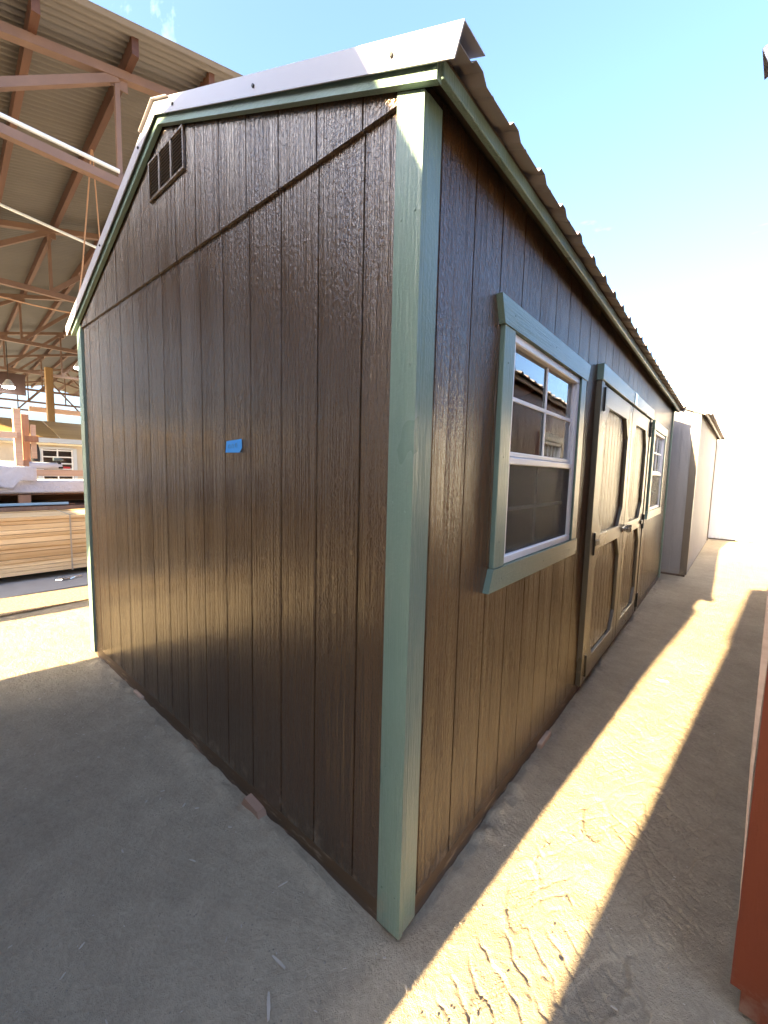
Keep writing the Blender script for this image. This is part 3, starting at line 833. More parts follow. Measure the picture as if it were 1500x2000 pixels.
# wear on the skirt and bare wood at the corner: scuffed strips
tape = MB()
fr0 = Frame((0, 0, 0), (1, 0, 0), (0, -1, 0))
tp = MB().prism([(0, 0, 0.003), (0.008, 0, 0.052), (0.128, 0, 0.058), (0.131, 0, 0.020), (0.112, 0, 0.002)], (0, -0.0012, 0))
tape = tp.build('masking_tape', MAT['tape'], None, (-1.009, -0.0015, 1.547))
tag(tape, 'small torn piece of blue masking tape on the brown gable wall', 'tape')
ink = MB()
for k, (cx, cz) in enumerate(((0.035, 0.026), (0.062, 0.028), (0.090, 0.030))):
    pts = [(cx-0.008, -0.0022, cz-0.006), (cx-0.006, -0.0022, cz+0.008), (cx+0.002, -0.0022, cz+0.011), (cx+0.007, -0.0022, cz+0.004), (cx+0.003, -0.0022, cz-0.007)]
    ink.tube(pts, 0.0007, 4)
ink.build('pencil_mark', MAT['ink'], tape)

# ------------------------------------------------------------------ the other sheds
# rust red shed on the right: near end faces the camera, long side runs along the aisle (turned a little away)
red_rot = -R(4.6)
RW, RL = 3.048, 6.6
red_o = Vector((0.803, 0.475, 0)) + Matrix.Rotation(red_rot, 3, 'Z') @ Vector((RW+0.02, 0, 0))
red = shed('garden_shed', 'rust red shed cut off by the right edge of the photo', (red_o.x, red_o.y, 0.07), red_rot, RW, RL, 2.44, 0.42,
     MAT['red'], MAT['tan'], MAT['tan_x'], side='L', openings=[(3.9, 4.9, 1.30, 1.88, True)], overhang=0.13, corner=(MAT['red'], MAT['tan']), frame_mat=MAT['red'])
for x0 in (-2.96, -1.6, -0.25):
    bx('skid', (x0, 0.06, -0.09), (x0+0.10, RL-0.06, -0.051), MAT['old_wood'], red, 0.004)

# pale batten standing off the red shed's near corner
bt_ = MB().prism([(0.803, 0.447, 0.30), (0.791, 0.447, 0.75), (0.786, 0.447, 1.20), (0.784, 0.447, 2.20), (0.806, 0.447, 2.20), (0.802, 0.447, 1.20), (0.798, 0.447, 0.75)], (0, 0.008, 0)).build('corner_batten', MAT['frame_wood'], red)
bt_.matrix_parent_inverse = (Matrix.Translation((red_o.x, red_o.y, 0.07)) @ Matrix.Rotation(red_rot, 4, 'Z')).inverted()
# grey shed behind the brown one
shed('garden_shed', 'pale grey shed with dark corner boards standing behind the brown shed', (0.285, 6.78, 0), -R(1.2), 3.048, 4.9, 2.52, 0.42,
     MAT['grey'], MAT['grey_dark'], MAT['grey_dark'], side='R', overhang=0.14)
# white shed closing the aisle
shed('garden_shed', 'white shed closing the far end of the aisle', (3.35, 12.3, 0), -R(2.0), 3.658, 5.0, 2.6, 0.42,
     MAT['white'], MAT['white'], MAT['white'], side='R', side_boards=False, overhang=0.1)

# ------------------------------------------------------------------ sheds behind the camera (they shade the aisle)
# barn-roofed shed just behind the camera
def gambrel(name, label, origin, rot, hl, half, top_u, length, eave, mat, trim):
    root = thing(name, label, 'shed', origin, rot)
    k1 = (top_u+0.02, eave)             # eave tip (u, z)
    sl = math.tan(R(60))
    u2 = 1.10; z2 = eave + (top_u+0.02-u2)*sl
    z3 = z2 + u2*math.tan(R(2.0))
    prof = [(-hl, 0.03), (half, 0.03), (top_u, eave+0.02*sl-0.01), (u2, z2-0.02), (0, z3-0.02), (-u2, z2-0.02), (-hl, eave+(top_u+0.02-hl)*sl-0.01)]
    MB().prism([(u, 0, z) for u, z in prof], (0, -0.03, 0)).build('wall', mat, root)
    MB().prism([(u, 0, z) for u, z in prof], (0, 0.03, 0)).build('wall', mat, root, (0, -length, 0))
    for s_ in (1, -1):
        hh_ = top_u if s_ == 1 else hl
        a, b_ = sorted((s_*hh_, s_*(hh_-0.03)))
        bx('wall', (a, -length+0.031, 0.03), (b_, -0.031, eave+0.02*sl-0.03), mat, root)
        t = 0.025
        MB().prism([(s_*k1[0], 0, k1[1]), (s_*u2, 0, z2), (0, 0, z3), (0, 0, z3+t), (s_*u2, 0, z2+t), (s_*(k1[0]+0.01), 0, k1[1]+0.005)], (0, -length-0.10, 0)).build('roof', MAT['metal_roof'], root, (0, 0.05, 0))
        a, b_ = sorted((s_*hh_, s_*(hh_-0.09)))
        bx('corner_board', (a, 0.0005, 0.04), (b_, 0.018, eave), trim, root)
    n_ = int(2*half/S8)
    for k in range(n_):
        a = -hl + 0.09 + k*(hl+half-0.18)/n_
        bx('siding_board', (a+0.004, 0.0005, 0.04), (a+(hl+half-0.18)/n_-0.004, 0.010, eave-0.02), mat, root)
    bx('floor_frame', (-hl+0.02, -length+0.02, -0.04), (half-0.02, -0.02, 0.03), MAT['frame_wood'], root)
    return root
t1 = 2.1   # metres behind the gable plane
ax = math.tan(R(SUN_AZ))
gambrel('lofted_shed', 'putty coloured shed with a steep barn roof just behind the camera', (-1.50 - ax*t1, -t1, 0), -R(SUN_AZ), 1.47, 1.63, 1.545, 3.4,
        2.19 + t1*math.tan(R(SUN_EL))/math.cos(R(SUN_AZ)), MAT['putty'], MAT['tan'])
# tall shed behind and to the right: eave side towards the sun strip
tC = 3.6
cH = (4.52+tC)*math.tan(R(SUN_EL))/math.cos(R(SUN_AZ))
cx = 0.372 - ax*tC
tall = thing('tall_shed', 'tall brown store shed standing behind the camera to the right', 'shed', (cx, -tC, 0), -R(SUN_AZ))
tH = (6.3+tC)*math.tan(R(SUN_EL))/math.cos(R(SUN_AZ))
bx('wall', (0.24, -2.4, 0.0), (0.27, 0.0, tH+0.05), MAT['dark'], tall)
bx('wall', (3.97, -2.4, 0.0), (4.0, 0.0, tH+0.05), MAT['dark'], tall)
bx('wall', (0.271, -0.03, 0.0), (3.969, 0.0, tH+0.05), MAT['dark'], tall)
bx('wall', (0.271, -2.4, 0.0), (3.969, -2.37, tH+0.05), MAT['dark'], tall)
MB().prism([(0.0, -0.01, 0.0), (0.239, -0.01, 0.0), (0.239, -0.01, cH), (0.075, -0.01, cH)], (0, -1.2, 0)).build('shade_wedge', MAT['dark'], tall)  # added wedge, slanted so its shadow edge widens the sun strip
MB().prism([(0.04, 0.05, tH+0.02), (2.12, 0.05, tH+0.75), (4.2, 0.05, tH+0.02), (4.2, 0.05, tH+0.12), (2.12, 0.05, tH+0.85), (0.04, 0.05, tH+0.12)], (0, -2.5, 0)).build('roof', MAT['metal_roof'], tall)
MB().prism([(0.24, 0.0, tH+0.051), (4.0, 0.0, tH+0.051), (2.12, 0.0, tH+0.72)], (0, -0.03, 0)).build('gable', MAT['dark'], tall)
# unseen shed added behind and to the left to shade slab and lumber
st = thing('shade_shed', 'unseen low brown shed added behind the camera to shade the slab', 'shed', (-5.66, -4.2, 0), -R(SUN_AZ))
bx('wall', (-3.0, -3.0, 0.0), (0.0, -2.97, 2.9), MAT['dark'], st)
bx('wall', (-3.0, -0.03, 0.0), (0.0, 0.0, 2.9), MAT['dark'], st)
bx('wall', (-0.03, -2.969, 0.0), (0.0, -0.031, 2.9), MAT['dark'], st)
bx('wall', (-3.0, -2.969, 0.0), (-2.97, -0.031, 2.9), MAT['dark'], st)
bx('roof', (-3.08, -3.08, 2.901), (0.02, 0.02, 2.95), MAT['metal_roof'], st)

# ------------------------------------------------------------------ open steel barn on the left
th = R(3.3)
bd = Vector((math.sin(th), math.cos(th), 0))       # across the barn (along the trusses)
ba = Vector((-math.cos(th), math.sin(th), 0))      # along the barn, away to the left
B0 = Vector((-4.65, 0, 0))
SR = 3.95                                           # ridge position across
SLOPE = 0.244
ZT = lambda s: 5.59 + SLOPE*(min(s, 2*SR-s) - 0.81)  # top chord centre
SE0, SE1 = -4.0, 2*SR+4.0
BL = 29.0
barn = thing('open_barn', 'open sided steel barn with corrugated roof and lattice trusses on the left', 'barn', tuple(B0), 0.0)
bp_ = lambda s, a, z: bd*s + ba*a + Vector((0, 0, z))
roofz = lambda s: ZT(s) + 0.045 + 0.19
# corrugated sheets, each 0.84 m wide, ribs run down the slope
cpitch = 0.085
def sheet_mesh(s0, s1):
    mb = MB(); nc = 8; per = 6
    npt = nc*per+1
    for s in (s0, s1):
        for i in range(npt):
            a = i*cpitch/per
            mb.v.append(tuple(bp_(s, a, roofz(s) + 0.022*math.cos(2*math.pi*i/per))))
    for i in range(npt-1):
        mb.f.append((i, i+1, npt+i+1, npt+i))
    return mb.mesh('roof_sheet', MAT['barn_sheet'])
k = 0
for (s0, s1) in ((SE0-0.5, SR+0.02), (SR-0.02, SE1+0.5)):
    me_ = sheet_mesh(s0, s1)
    for p in me_.polygons: p.use_smooth = True
    a = -0.42; k = 0
    while a < BL:
        place('roof_sheet', me_, barn, tuple(ba*a + Vector((0, 0, 0.002*(k % 2)))))
        a += cpitch*8 - 0.02; k += 1
# purlins
s = 0.12 - 0.79*5
ps = []
while s < SR-0.2: ps.append(s); s += 0.79
ps += [2*SR-q for q in ps]
for s in ps:
    z = ZT(s) + 0.045
    m_ = MB().bar(bp_(0, 0, 0), bp_(0, BL+0.15, 0), 0.062, 0.185)
    o = MB().box((0, -0.031, 0), (BL+0.3, 0.031, 0.185)).build('purlin', MAT['barn_purlin'], barn, tuple(bp_(s, -0.3, z - 0.002)), math.atan2(ba.y, ba.x))
# trusses
nodes = [0.81 + 1.45*i for i in range(-3, 9)]
ZB = 4.51
for j in range(7):
    a = j*4.25
    mb = MB()
    for s0, s1 in ((SE0, SR), (SR, SE1)):
        mb.bar(bp_(s0, a, ZT(s0)), bp_(s1, a, ZT(s1)), 0.09, 0.085)
    mb.bar(bp_(SE0, a, ZB), bp_(SE1, a, ZB), 0.08, 0.085)
    tr_ = mb.build('truss', MAT['barn_steel'], barn)
    for i, s in enumerate(nodes):
        if s > SE1: continue
        MB().bar(bp_(s, a, ZB), bp_(s, a, ZT(s)), 0.045).build('web_member', MAT['barn_steel'], tr_)
        if s-1.45 > SE0 and s <= SR:
            MB().bar(bp_(s, a, ZT(s)-0.04), bp_(s-1.45, a, ZB+0.03), 0.07, 0.075).build('web_member', MAT['barn_steel'], tr_)
        elif s > SR and s-1.45 > SE0:
            MB().bar(bp_(s-1.45, a, ZT(s-1.45)-0.04), bp_(s, a, ZB+0.03), 0.07, 0.075).build('web_member', MAT['barn_steel'], tr_)
        MB().bar(bp_(s-0.1, a-0.006, ZT(s)-0.06), bp_(s+0.1, a-0.006, ZT(s)-0.06), 0.012, 0.14).build('gusset_plate', MAT['barn_steel'], tr_)
    for s in (SE0, SE1):
        da = 0.02 if s == SE0 and j == 0 else 0.0
        MB().box((-0.12, -0.12, -0.02), (0.12, 0.12, ZT(s)-0.05)).build('column', MAT['barn_post'], barn, tuple(bp_(s, a+da, 0)), -th)
# ridge beam
MB().bar(bp_(SR, 0, ZT(SR)+0.10), bp_(SR, BL, ZT(SR)+0.10), 0.09, 0.13).build('ridge_beam', MAT['barn_purlin'], barn)
# galvanised pipes hung across the trusses
def bt(s, a, z): return tuple(B0 + bp_(s, a, z))
pp = MB().tube([bt(-3.6, -0.03, ZB+0.115), bt(0.80, -0.03, ZB+0.11)], 0.022, 8).build('conduit_pipe', MAT['pipe'], None, smooth=True)
tag(pp, 'pale galvanised pipe lying on the lower chord of the nearest barn truss', 'pipe')
pp = MB().tube([bt(-2.5, 2.5, 5.25), bt(2.6, 2.4, 4.62)], 0.02, 8).build('conduit_pipe', MAT['pipe'], None, smooth=True)
tag(pp, 'white pipe slanting down under the barn roof behind the nearest truss', 'pipe')
# ropes hanging in a narrow loop from a purlin
def sag(p, q, d, n_=12):
    p, q = Vector(p), Vector(q)
    return [tuple(p.lerp(q, i/n_) - Vector((0, 0, d*4*(i/n_)*(1-i/n_)))) for i in range(n_+1)]
rp_ = MB()
topz = ZT(0.91)+0.05
rp_.tube([bt(0.905, 1.55, topz), bt(0.79, 1.75, 4.2), bt(0.70, 1.9, 3.35)], 0.009, 6)
rp_.tube([bt(0.915, 1.55, topz), bt(0.99, 1.62, 4.2), bt(1.05, 1.7, 3.0)], 0.009, 6)
rp_ = rp_.build('rope', MAT['rope'], None); tag(rp_, 'thin tan rope hanging in two strands from a barn purlin', 'rope')
cb_ = MB().tube(sag(bt(-2.0, 4.5, 4.72), bt(2.4, 4.4, 4.50), 0.30), 0.012, 6).build('cable', MAT['rope'], None)
tag(cb_, 'brown cable sagging below the second barn truss', 'cable')
# high-bay lamps
def lamp(loc, label):
    t = thing('barn_lamp', label, 'lamp', loc, group='lamps under the barn roof')
    MB().tube([(0, 0, 0.0), (0, 0, 0.10), (0, 0, 0.22)], [0.17, 0.13, 0.05], 12).build('lamp_housing', MAT['fascia_grey'], t)
    MB().tube([(0, 0, -0.04), (0, 0, -0.002)], [0.14, 0.16], 12).build('lamp_lens', MAT['lamp'], t)
    MB().tube([(0, 0, 0.21), (0, 0, 1.4)], 0.012, 6).build('stem', MAT['black_metal'], t)
    return t
lamp((-16.4, 3.30, 4.75), 'lit lamp hanging under the barn roof beside the green corner board')
lamp((-17.0, 1.55, 3.9), 'lit lamp hanging in front of the dark brown panel in the barn')
# dark board hung between the far trusses
pn = bx('hanging_panel', (-17.6, -0.6, 3.75), (-17.5, 2.05, 4.42), MAT['board_brown'], None, 0.01)
tag(pn, 'dark brown panel hung across the barn under the far trusses', 'panel')

# ------------------------------------------------------------------ under the barn: slab, lumber, rack, unfinished cabin
sl = MB().prism([(-5.30, -9, -0.03), (-30, -9, -0.03), (-30, 14, -0.03), (-5.28, 14, -0.03)], (0, 0, 0.045)).build('slab', MAT['concrete'])
structure(sl)
sd_ = MB()
pts = [(-5.26, -3.0)] + [(-5.27 + 0.03*math.sin(i*2.1), -3.0+i*0.5) for i in range(1, 18)] + [(-4.62 + 0.02*math.sin(i*1.7), 5.5-i*0.5) for i in range(0, 18)]
sd_.prism([(x, y, 0.0) for x, y in pts], (0, 0, 0.012))
so = sd_.build('sawdust', MAT['sawdust'], None); so['kind'] = 'stuff'; so['label'] = 'pale sawdust spread along the edge of the barn slab'; so['category'] = 'sawdust'

lb = thing('lumber_bundle', 'strapped bundle of fresh yellow lumber stacked on the barn slab', 'lumber', (-5.95, 0, 0.015), -R(1.5))
zb = 0.085
bxw = []
rows = 0
hts = [0.052, 0.050, 0.052, 0.048, 0.085, 0.050, 0.060, 0.072, 0.048, 0.050, 0.064, 0.050, 0.045]
for i, hh in enumerate(hts):
    cols_ = 3
    for c in range(cols_):
        w_ = 0.29
        x1 = -c*0.30 - random.uniform(0, 0.022)
        l0 = -2.6 - random.uniform(0, 0.25); l1 = 2.5 + random.uniform(0, 0.25)
        bx('board', (x1-w_, l0, zb+0.001), (x1, l1, zb+hh-0.003), MAT['lumber'], lb, 0.003)
    zb += hh
    if zb > 0.79: break
for y in (-1.9, -0.5, 1.2, 2.1):
    bx('bearer', (-0.9, y-0.045, 0.0), (-0.01, y+0.045, 0.084), MAT['rack_wood'], lb)
for y in (-1.2, 0.52):
    s_ = MB(); s_.box((0.003, y-0.009, 0.07), (0.0045, y+0.009, zb+0.004)); s_.box((-0.9, y-0.009, zb+0.003), (0.003, y+0.009, zb+0.0045))
    s_.build('strap', MAT['rust_steel'], lb)
# steel clamp lying on the slab
cl = MB(); cl.tube([(0, 0, 0.01), (0.05, 0.05, 0.015), (0.04, 0.13, 0.012), (0.0, 0.19, 0.02), (-0.02, 0.26, 0.014)], 0.013, 6); cl.box((-0.03, 0.02, 0.0), (0.03, 0.09, 0.02)); cl.box((-0.02, 0.20, 0.0), (0.02, 0.27, 0.025))
cl = cl.build('ratchet_strap', MAT['zinc'], None, (-5.72, 0.30, 0.017)); tag(cl, 'small steel ratchet strap lying on the slab before the lumber', 'strap')

# rack of posts and shelves behind the lumber
rk = thing('lumber_rack', 'wooden post rack with shelves behind the yellow lumber', 'rack', (-7.3, 0, 0.015))
RX = 0.0
def rbx(nm, x0, x1, y0, y1, z0, z1, mat=MAT['rack_wood'], par=rk): return bx(nm, (x0, y0, z0), (x1, y1, z1), mat, par, 0.004)
rbx('post', -0.09, 0.0, 0.22, 0.36, 0.0, 1.52)
rbx('post', -0.05, 0.04, 0.205, 0.29, 1.30, 2.26, MAT['pink_wood'])
rbx('post', -0.14, -0.095, 0.31, 0.40, 1.20, 2.20)
rbx('post', -0.09, 0.0, 0.78, 0.90, 0.0, 0.86)
rbx('post', -0.09, 0.0, -0.95, -0.81, 0.0, 1.9)
rbx('post', -0.09, 0.0, 1.60, 1.74, 0.0, 1.9)
rbx('cross_beam', 0.045, 0.09, -1.2, 0.23, 1.83, 1.92, MAT['pink_wood'])
rbx('cross_beam', 0.045, 0.09, 0.31, 0.47, 1.79, 1.88)
rbx('brace', -0.04, 0.0, 0.40, 0.46, 1.55, 2.05, MAT['pink_wood'])
rbx('shelf_beam', 0.005, 0.05, -1.6, 1.9, 0.775, 0.83, MAT['rack_wood'])
rbx('shelf', -1.0, 0.0, -1.6, 1.9, 0.8305, 0.85, MAT['old_wood'])
rbx('shelf', -1.0, 0.0, -1.6, 1.9, 1.005, 1.03, MAT['old_wood'])
rbx('back_board', -1.05, -1.01, -1.6, 1.9, 0.0, 1.0, MAT['old_wood'])
for k in range(6):
    o = bx('stored_board', (-7.3-0.75+0.02*k, -1.5-0.1*k, 0.10+0.11*k), (-7.3-0.2-0.03*(k % 3), 1.7, 0.19+0.11*k), MAT['old_wood'], None, 0.004)
    tag(o, ['dark brown board lowest in the rack behind the lumber', 'dark brown board second from the bottom in the rack', 'dark brown board third from the bottom in the rack', 'dark brown board fourth from the bottom in the rack', 'dark brown board fifth from the bottom in the rack', 'dark brown board just under the blue edged shelf of the rack'][k], 'board', 'boards stored in the rack')
fb = bx('foil_board', (-7.26, -1.5, 0.866), (-6.7-0.54, 0.80, 0.905), MAT['blue_board'], None, 0.003)
tag(fb, 'pale blue board lying on the lower shelf edge of the rack', 'board')

def drape(name, label, cat, pts_top, drop, mat, thick=0.004, amp=0.02):
    """cloth sheet hanging from a line, with folds"""
    mb = MB(); nu = 24; nv = 8
    P0, P1 = Vector(pts_top[0]), Vector(pts_top[1])
    t = (P1-P0).normalized(); nrm = Vector((t.y, -t.x, 0)) if abs(t.z) < 0.9 else Vector((1, 0, 0))
    for i in range(nu+1):
        q = P0.lerp(P1, i/nu)
        dr = drop(i/nu)
        for j in range(nv+1):
            v = j/nv
            off = amp*v*(math.sin(i*1.3)+0.6*math.sin(i*2.9+1+v*2))
            mb.v.append(tuple(q + nrm*(0.02+off) - Vector((0, 0, dr*v))))
    for i in range(nu):
        for j in range(nv):
            a = i*(nv+1)+j; mb.f.append((a, a+1, a+nv+2, a+nv+1))
    o = mb.build(name, mat, None, smooth=True)
    sm = o.modifiers.new('solid', 'SOLIDIFY'); sm.thickness = thick
    return tag(o, label, cat)
wb = bx('wrapped_bundle', (-8.2, -1.5, 1.046), (-7.26, 1.85, 1.235), MAT['wrap'], None, 0.02)
tag(wb, 'long bundle in white wrap with green print on the upper shelf', 'bundle')
gp = MB(); gp.prism([(-7.2585, 0.385, 1.08), (-7.2585, 0.42, 1.08), (-7.2585, 0.42, 1.205), (-7.2585, 0.385, 1.205)], (0.001, 0, 0))
gp.prism([(-7.2585, 0.42, 1.20), (-7.2585, 0.47, 1.20), (-7.2585, 0.60, 1.12), (-7.2585, 0.64, 1.13), (-7.2585, 0.64, 1.165), (-7.2585, 0.665, 1.165), (-7.2585, 0.665, 1.075), (-7.2585, 0.59, 1.075), (-7.2585, 0.42, 1.165)], (0.001, 0, 0))
gp.build('printed_mark', MAT['wrap_green'], wb)
# lettering on the wrap
tcu = bpy.data.curves.new('lettering', 'FONT'); tcu.body = 'IAN'; tcu.size = 0.075; tcu.extrude = 0.0005; tcu.materials.append(MAT['ink'])
to = bpy.data.objects.new('lettering', tcu); col.objects.link(to)
to.matrix_world = Matrix(((0, 0, 1, -7.2575), (0, 1, 0, 0.0), (1, 0, 0, 1.06), (0, 0, 0, 1))) @ Matrix.Rotation(R(0), 4, 'Z')
bpy.context.view_layer.update()
dg = bpy.context.evaluated_depsgraph_get()
tme = bpy.data.meshes.new_from_object(to.evaluated_get(dg)); mw = to.matrix_world.copy()
bpy.data.objects.remove(to)
tme.transform(Matrix(((0, 0, 1, -7.2575), (0, 1, 0, 0.03), (-1, 0, 0, 1.20), (0, 0, 0, 1))))
place('lettering', tme, wb)
drape('wrap_sheet', 'white plastic sheet draped over the left end of the rack', 'sheet', ((-7.20, -1.2, 1.50), (-7.20, 0.42, 1.44)), lambda t: 0.30-0.05*math.sin(t*5) if t < 0.85 else 0.22, MAT['wrap'], amp=0.02)
rl = MB().tube([(-7.36, -1.4, 1.47), (-7.36, 0.5, 1.46), (-7.36, 0.76, 1.455)], 0.055, 12).build('wrap_roll', MAT['wrap'], None, smooth=True)
tag(rl, 'white roll of wrap lying on top of the rack', 'roll')
pb = bx('long_board', (-7.36, 0.39, 1.305), (-7.31, 1.6, 1.40), MAT['pink_wood'], rk, 0.004)
pb.location = Vector(pb.location) - Vector(rk.location)
pb.name = 'upper_beam'
# tools on the beam
dr = thing('cordless_drill', 'dark cordless drill with red battery standing on the rack beam', 'drill', (-7.335, 0.71, 1.418))
MB().tube([(0, -0.055, 0.145), (0, 0.03, 0.14), (0, 0.07, 0.138)], [0.028, 0.03, 0.012], 10).build('motor_housing', MAT['tool_grey'], dr, smooth=True)
MB().bar((0, 0.0, 0.13), (0, 0.035, 0.03), 0.035, 0.04).build('grip', MAT['cloth_black'], dr)
bx('battery', (-0.03, 0.06, 0.001), (0.03, 0.15, 0.035), MAT['tool_red'], dr, 0.005)
bx('foot', (-0.03, 0.0, 0.001), (0.03, 0.059, 0.035), MAT['cloth_black'], dr, 0.005)
jk = MB()
for i in range(9):
    v = i/8
    yy = 0.50 + 0.02*math.sin(v*3)
    hw = 0.085 - 0.02*v
    for th_ in range(10):
        a = 2*math.pi*th_/10
        jk.v.append((-7.9 + 0.05*math.cos(a)*(1+0.2*math.sin(i*2+th_)), yy+0.02*v + hw*math.sin(a), 1.80-0.33*v))
for i in range(8):
    for t_ in range(10):
        t2 = (t_+1) % 10
        jk.f.append((i*10+t_, i*10+t2, (i+1)*10+t2, (i+1)*10+t_))
jk.f.append(tuple(range(10))); jk.f.append(tuple(reversed(range(80, 90))))
jo = jk.build('jacket', MAT['cloth_black'], None, smooth=True); tag(jo, 'black jacket hanging behind the rack before the cabin window', 'jacket')
bgm = MB()
for i in range(7):
    v = i/6
    for th_ in range(10):
        a = 2*math.pi*th_/10
        rr = (0.06, 0.10, 0.11, 0.115, 0.11, 0.10, 0.03)[i]
        bgm.v.append((-7.28+0.09*math.cos(a)*rr/0.11, 1.20+ 1.2*rr*math.sin(a)*(1+0.15*math.sin(i+th_)), 1.25+0.16*v + 0.015*math.sin(th_*2)))
for i in range(6):
    for t_ in range(10):
        t2 = (t_+1) % 10
        bgm.f.append((i*10+t_, (i)*10+t2, (i+1)*10+t2, (i+1)*10+t_))
bgm.f.append(tuple(reversed(range(10)))); bgm.f.append(tuple(range(60, 70)))
bo = bgm.build('tool_bag', MAT['cloth_black'], None, smooth=True); tag(bo, 'black tool bag sitting on the rack beside the pink beam', 'bag')
gl = MB().tube([(-7.25, 0.43, 0.67), (-7.25, 0.43, 0.64), (-7.25, 0.435, 0.56), (-7.25, 0.435, 0.53)], [0.015, 0.035, 0.04, 0.02], 10).build('work_glove', MAT['stone'], None, smooth=True)
tag(gl, 'grey work glove hanging under the blue edged shelf', 'glove')

# unfinished cabin with OSB roof beyond the rack
cbn = thing('unfinished_cabin', 'beige cabin with bare OSB roof and white window inside the barn', 'cabin', (-12.0, 0, 0.015))
def cb2(nm, x0, x1, y0, y1, z0, z1, mat, bev=0.004): return bx(nm, (x0, y0, z0), (x1, y1, z1), mat, cbn, bev)
cb2('wall', -3.0, 0.0, -3.0, 1.365, 0.1, 1.93, MAT['beige']); cb2('wall', -3.0, 0.0, 1.985, 5.0, 0.1, 1.93, MAT['beige'])
cb2('wall', -3.0, 0.0, 1.3655, 1.9845, 0.1, 1.0, MAT['beige']); cb2('wall', -3.0, 0.0, 1.3655, 1.9845, 1.84, 1.93, MAT['beige'])
cb2('window_recess', -3.0, -0.08, 1.3655, 1.9845, 1.0005, 1.8395, MAT['board_brown'])
cb2('window_casing', 0.0005, 0.02, 1.28, 1.36, 1.0, 1.88, MAT['fascia_grey']); cb2('window_casing', 0.0005, 0.02, 1.985, 2.06, 1.0, 1.88, MAT['fascia_grey'])
cb2('window_casing', 0.0005, 0.02, 1.361, 1.984, 1.845, 1.90, MAT['fascia_grey'])
for z in (1.0, 1.18, 1.35, 1.48, 1.64, 1.80): cb2('window_bar', -0.03, -0.002, 1.37, 1.98, z, z+0.028, MAT['vinyl'])
for y in (1.366, 1.66, 1.955): cb2('window_bar', -0.029, -0.001, y, y+0.028, 1.0, 1.84, MAT['vinyl'])
cb2('pane', -0.045, -0.04, 1.366, 1.984, 1.001, 1.84, MAT['glass'], 0)
cb2('soffit_board', 0.0, 0.25, -3.2, 5.2, 1.935, 1.975, MAT['lumber']); cb2('fascia', 0.251, 0.29, -3.2, 5.2, 1.985, 2.09, MAT['fascia_grey'])
for k in range(7):
    y0 = -3.2 + k*1.22
    MB().prism([(0.30, 0, 2.092), (-1.4, 0, 2.092+1.7*0.30), (-1.4, 0, 2.105+1.7*0.30), (0.30, 0, 2.105)], (0, 1.205, 0)).build('roof_sheathing', MAT['osb'], cbn, (0, y0, 0))
for k, (y, l_) in enumerate(((0.55, 1),)):
    pass
bx('column', (-15.45+4.65, 2.16, 0.0), (-15.29+4.65, 2.34, 4.4), MAT['barn_post'], barn, 0.006)
# beam across, beyond the cabin
bb = bx('cross_beam', (-17.0, 2.0, 3.20), (-16.9, 6.0, 3.36), MAT['pink_wood'], barn, 0.01); bb.location = Vector(bb.location) - Vector(barn.location)

# ------------------------------------------------------------------ litter on the ground
fm = MB()
def chip(mb, x, y, z, l, w, t, an, tilt):
    ca, sa = math.cos(an), math.sin(an)
    P = [(-l/2, -w/2*0.4), (-l*0.1, -w/2), (l/2, -w/2*0.7), (l/2*0.9, w/2*0.5), (l*0.05, w/2), (-l/2*0.9, w/2*0.6)]
    mb.prism([(x+u*ca-v*sa, y+u*sa+v*ca, z+u*math.sin(tilt)) for u, v in P], (0, 0, t))
for k in range(420):
    x = random.uniform(-4.3, 0.8); y = random.uniform(-1.2, 3.5) if x > 0 else random.uniform(-1.3, -0.02)
    if x > 0 and x > 0.8 + 0.05*y: continue
    l_ = random.choice((0.005, 0.006, 0.008, 0.011, 0.018)); chip(fm, x, y, random.uniform(-0.002, 0.004), l_, l_*random.uniform(0.12, 0.5), 0.002, random.uniform(0, 6.28), random.uniform(-0.15, 0.15))
fo = fm.build('wood_chips', MAT['chip'], None); fo['kind'] = 'stuff'; fo['label'] = 'fine pale wood chips scattered over the dirt'; fo['category'] = 'wood chips'
gv = MB()
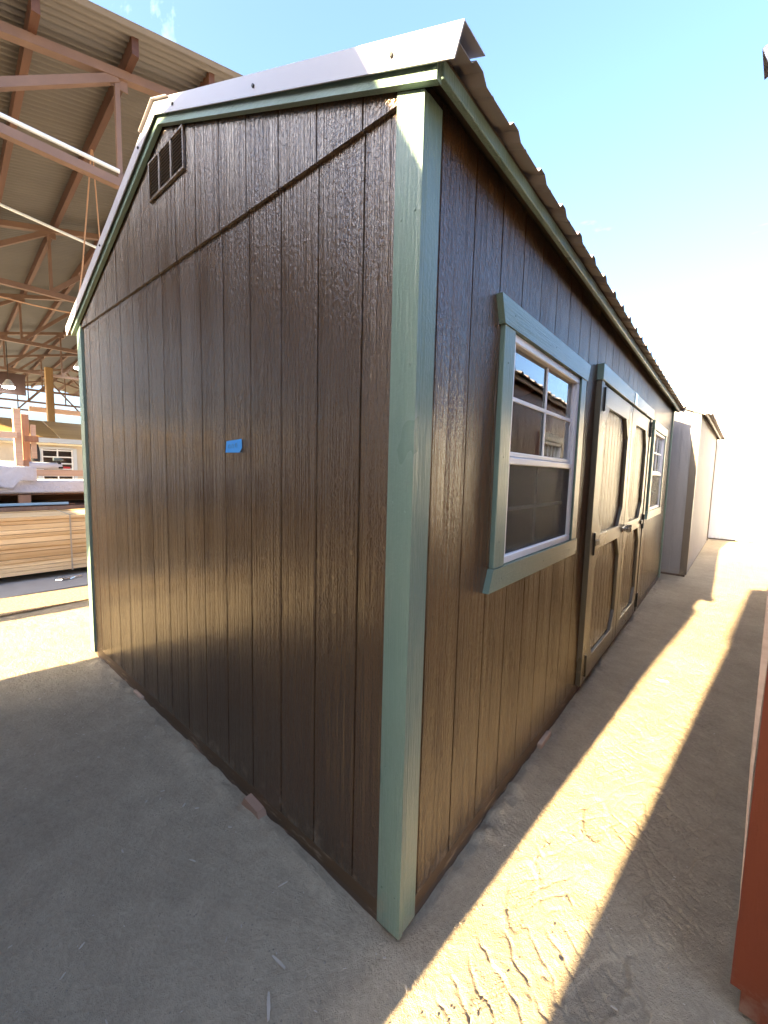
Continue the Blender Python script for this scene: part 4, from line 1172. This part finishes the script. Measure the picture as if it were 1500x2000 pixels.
for k in range(3600):
    x = random.uniform(-3.6, 0.82); y = random.uniform(-0.95, 3.0) if x > 0 else random.uniform(-1.2, -0.02)
    if k % 3 == 0: x = random.uniform(0.0, 0.8); y = random.uniform(-0.6, 1.6)
    if x > 0.80 + 0.08*(y-0.46): continue
    q = random.random(); r0 = 0.0012 + 0.0042*q**6
    o_ = len(gv.v)
    an = random.uniform(0, 6.28); ca, sa = math.cos(an), math.sin(an)
    for (u, v, w_) in ((1,0,0),(-0.9,0.1,0),(0.1,0.8,0),(-0.1,-0.75,0),(0.1,0.1,0.7),(0,0,-0.6)):
        u *= random.uniform(0.7, 1.3)*r0; v *= random.uniform(0.7, 1.3)*r0; w_ *= random.uniform(0.7, 1.2)*r0
        gv.v.append((x+u*ca-v*sa, y+u*sa+v*ca, -0.004+w_+r0*0.4))
    gv.f += [tuple(o_+i for i in f) for f in ((0,2,4),(2,1,4),(1,3,4),(3,0,4),(2,0,5),(1,2,5),(3,1,5),(0,3,5))]
gvo = gv.build('gravel', MAT['stone'], None); gvo['kind'] = 'stuff'; gvo['label'] = 'tiny stones and grit scattered over the packed dirt'; gvo['category'] = 'gravel'
for (x, y, l_, w_, an, lab) in ((-0.235, -0.28, 0.075, 0.011, 0.1, 'pale wood splinter on dark dirt left of the shed corner'),
                                (-0.02, -0.30, 0.07, 0.009, 0.9, 'pale wood splinter on the dirt in front of the shed corner'),
                                (-0.17, -0.36, 0.085, 0.014, -0.6, 'broad pale splinter nearest the bottom of the photo'),
                                (-0.42, -0.13, 0.045, 0.005, 1.3, 'thin upright lying sliver close to the gable base'),
                                (-0.75, -0.30, 0.04, 0.006, 0.4, 'tiny pale sliver on the grey dirt by the gable'),
                                (0.43, 2.62, 0.10, 0.035, 0.2, 'white flake lying on the aisle dirt before the double doors')):
    mb = MB(); chip(mb, 0, 0, 0, l_*0.8, w_*0.75, 0.003, an, 0.03)
    tag(mb.build('wood_splinter', MAT['chip'] if 'white' not in lab else MAT['vinyl'], None, (x, y, 0.0)), lab, 'splinter', 'splinters on the dirt')
# block wedged under the gable
wg = MB().prism([(0, 0, 0), (0.15, 0, 0), (0.13, 0, 0.045), (0.03, 0, 0.055)], (0, 0.09, 0)).build('wood_block', MAT['frame_wood'], None, (-0.86, -0.035, -0.012))
tag(wg, 'broken wooden shim block wedged under the brown gable wall', 'block')
for (x, y, w_, d_, hgt, lab) in ((-2.2, -0.012, 0.14, 0.09, 0.03, 'flat wooden shim under the left part of the brown gable'), (-0.07, 1.25, 0.09, 0.16, 0.028, 'flat wooden shim under the aisle wall below the near window')):
    tag(MB().box((0, 0, 0), (w_, d_, hgt), 0.004).build('wood_shim', MAT['frame_wood'], None, (x, y, -0.012)), lab, 'shim', 'shims under the brown shed')
# skids under the red shed
sk = Matrix.Rotation(red_rot, 3, 'Z')
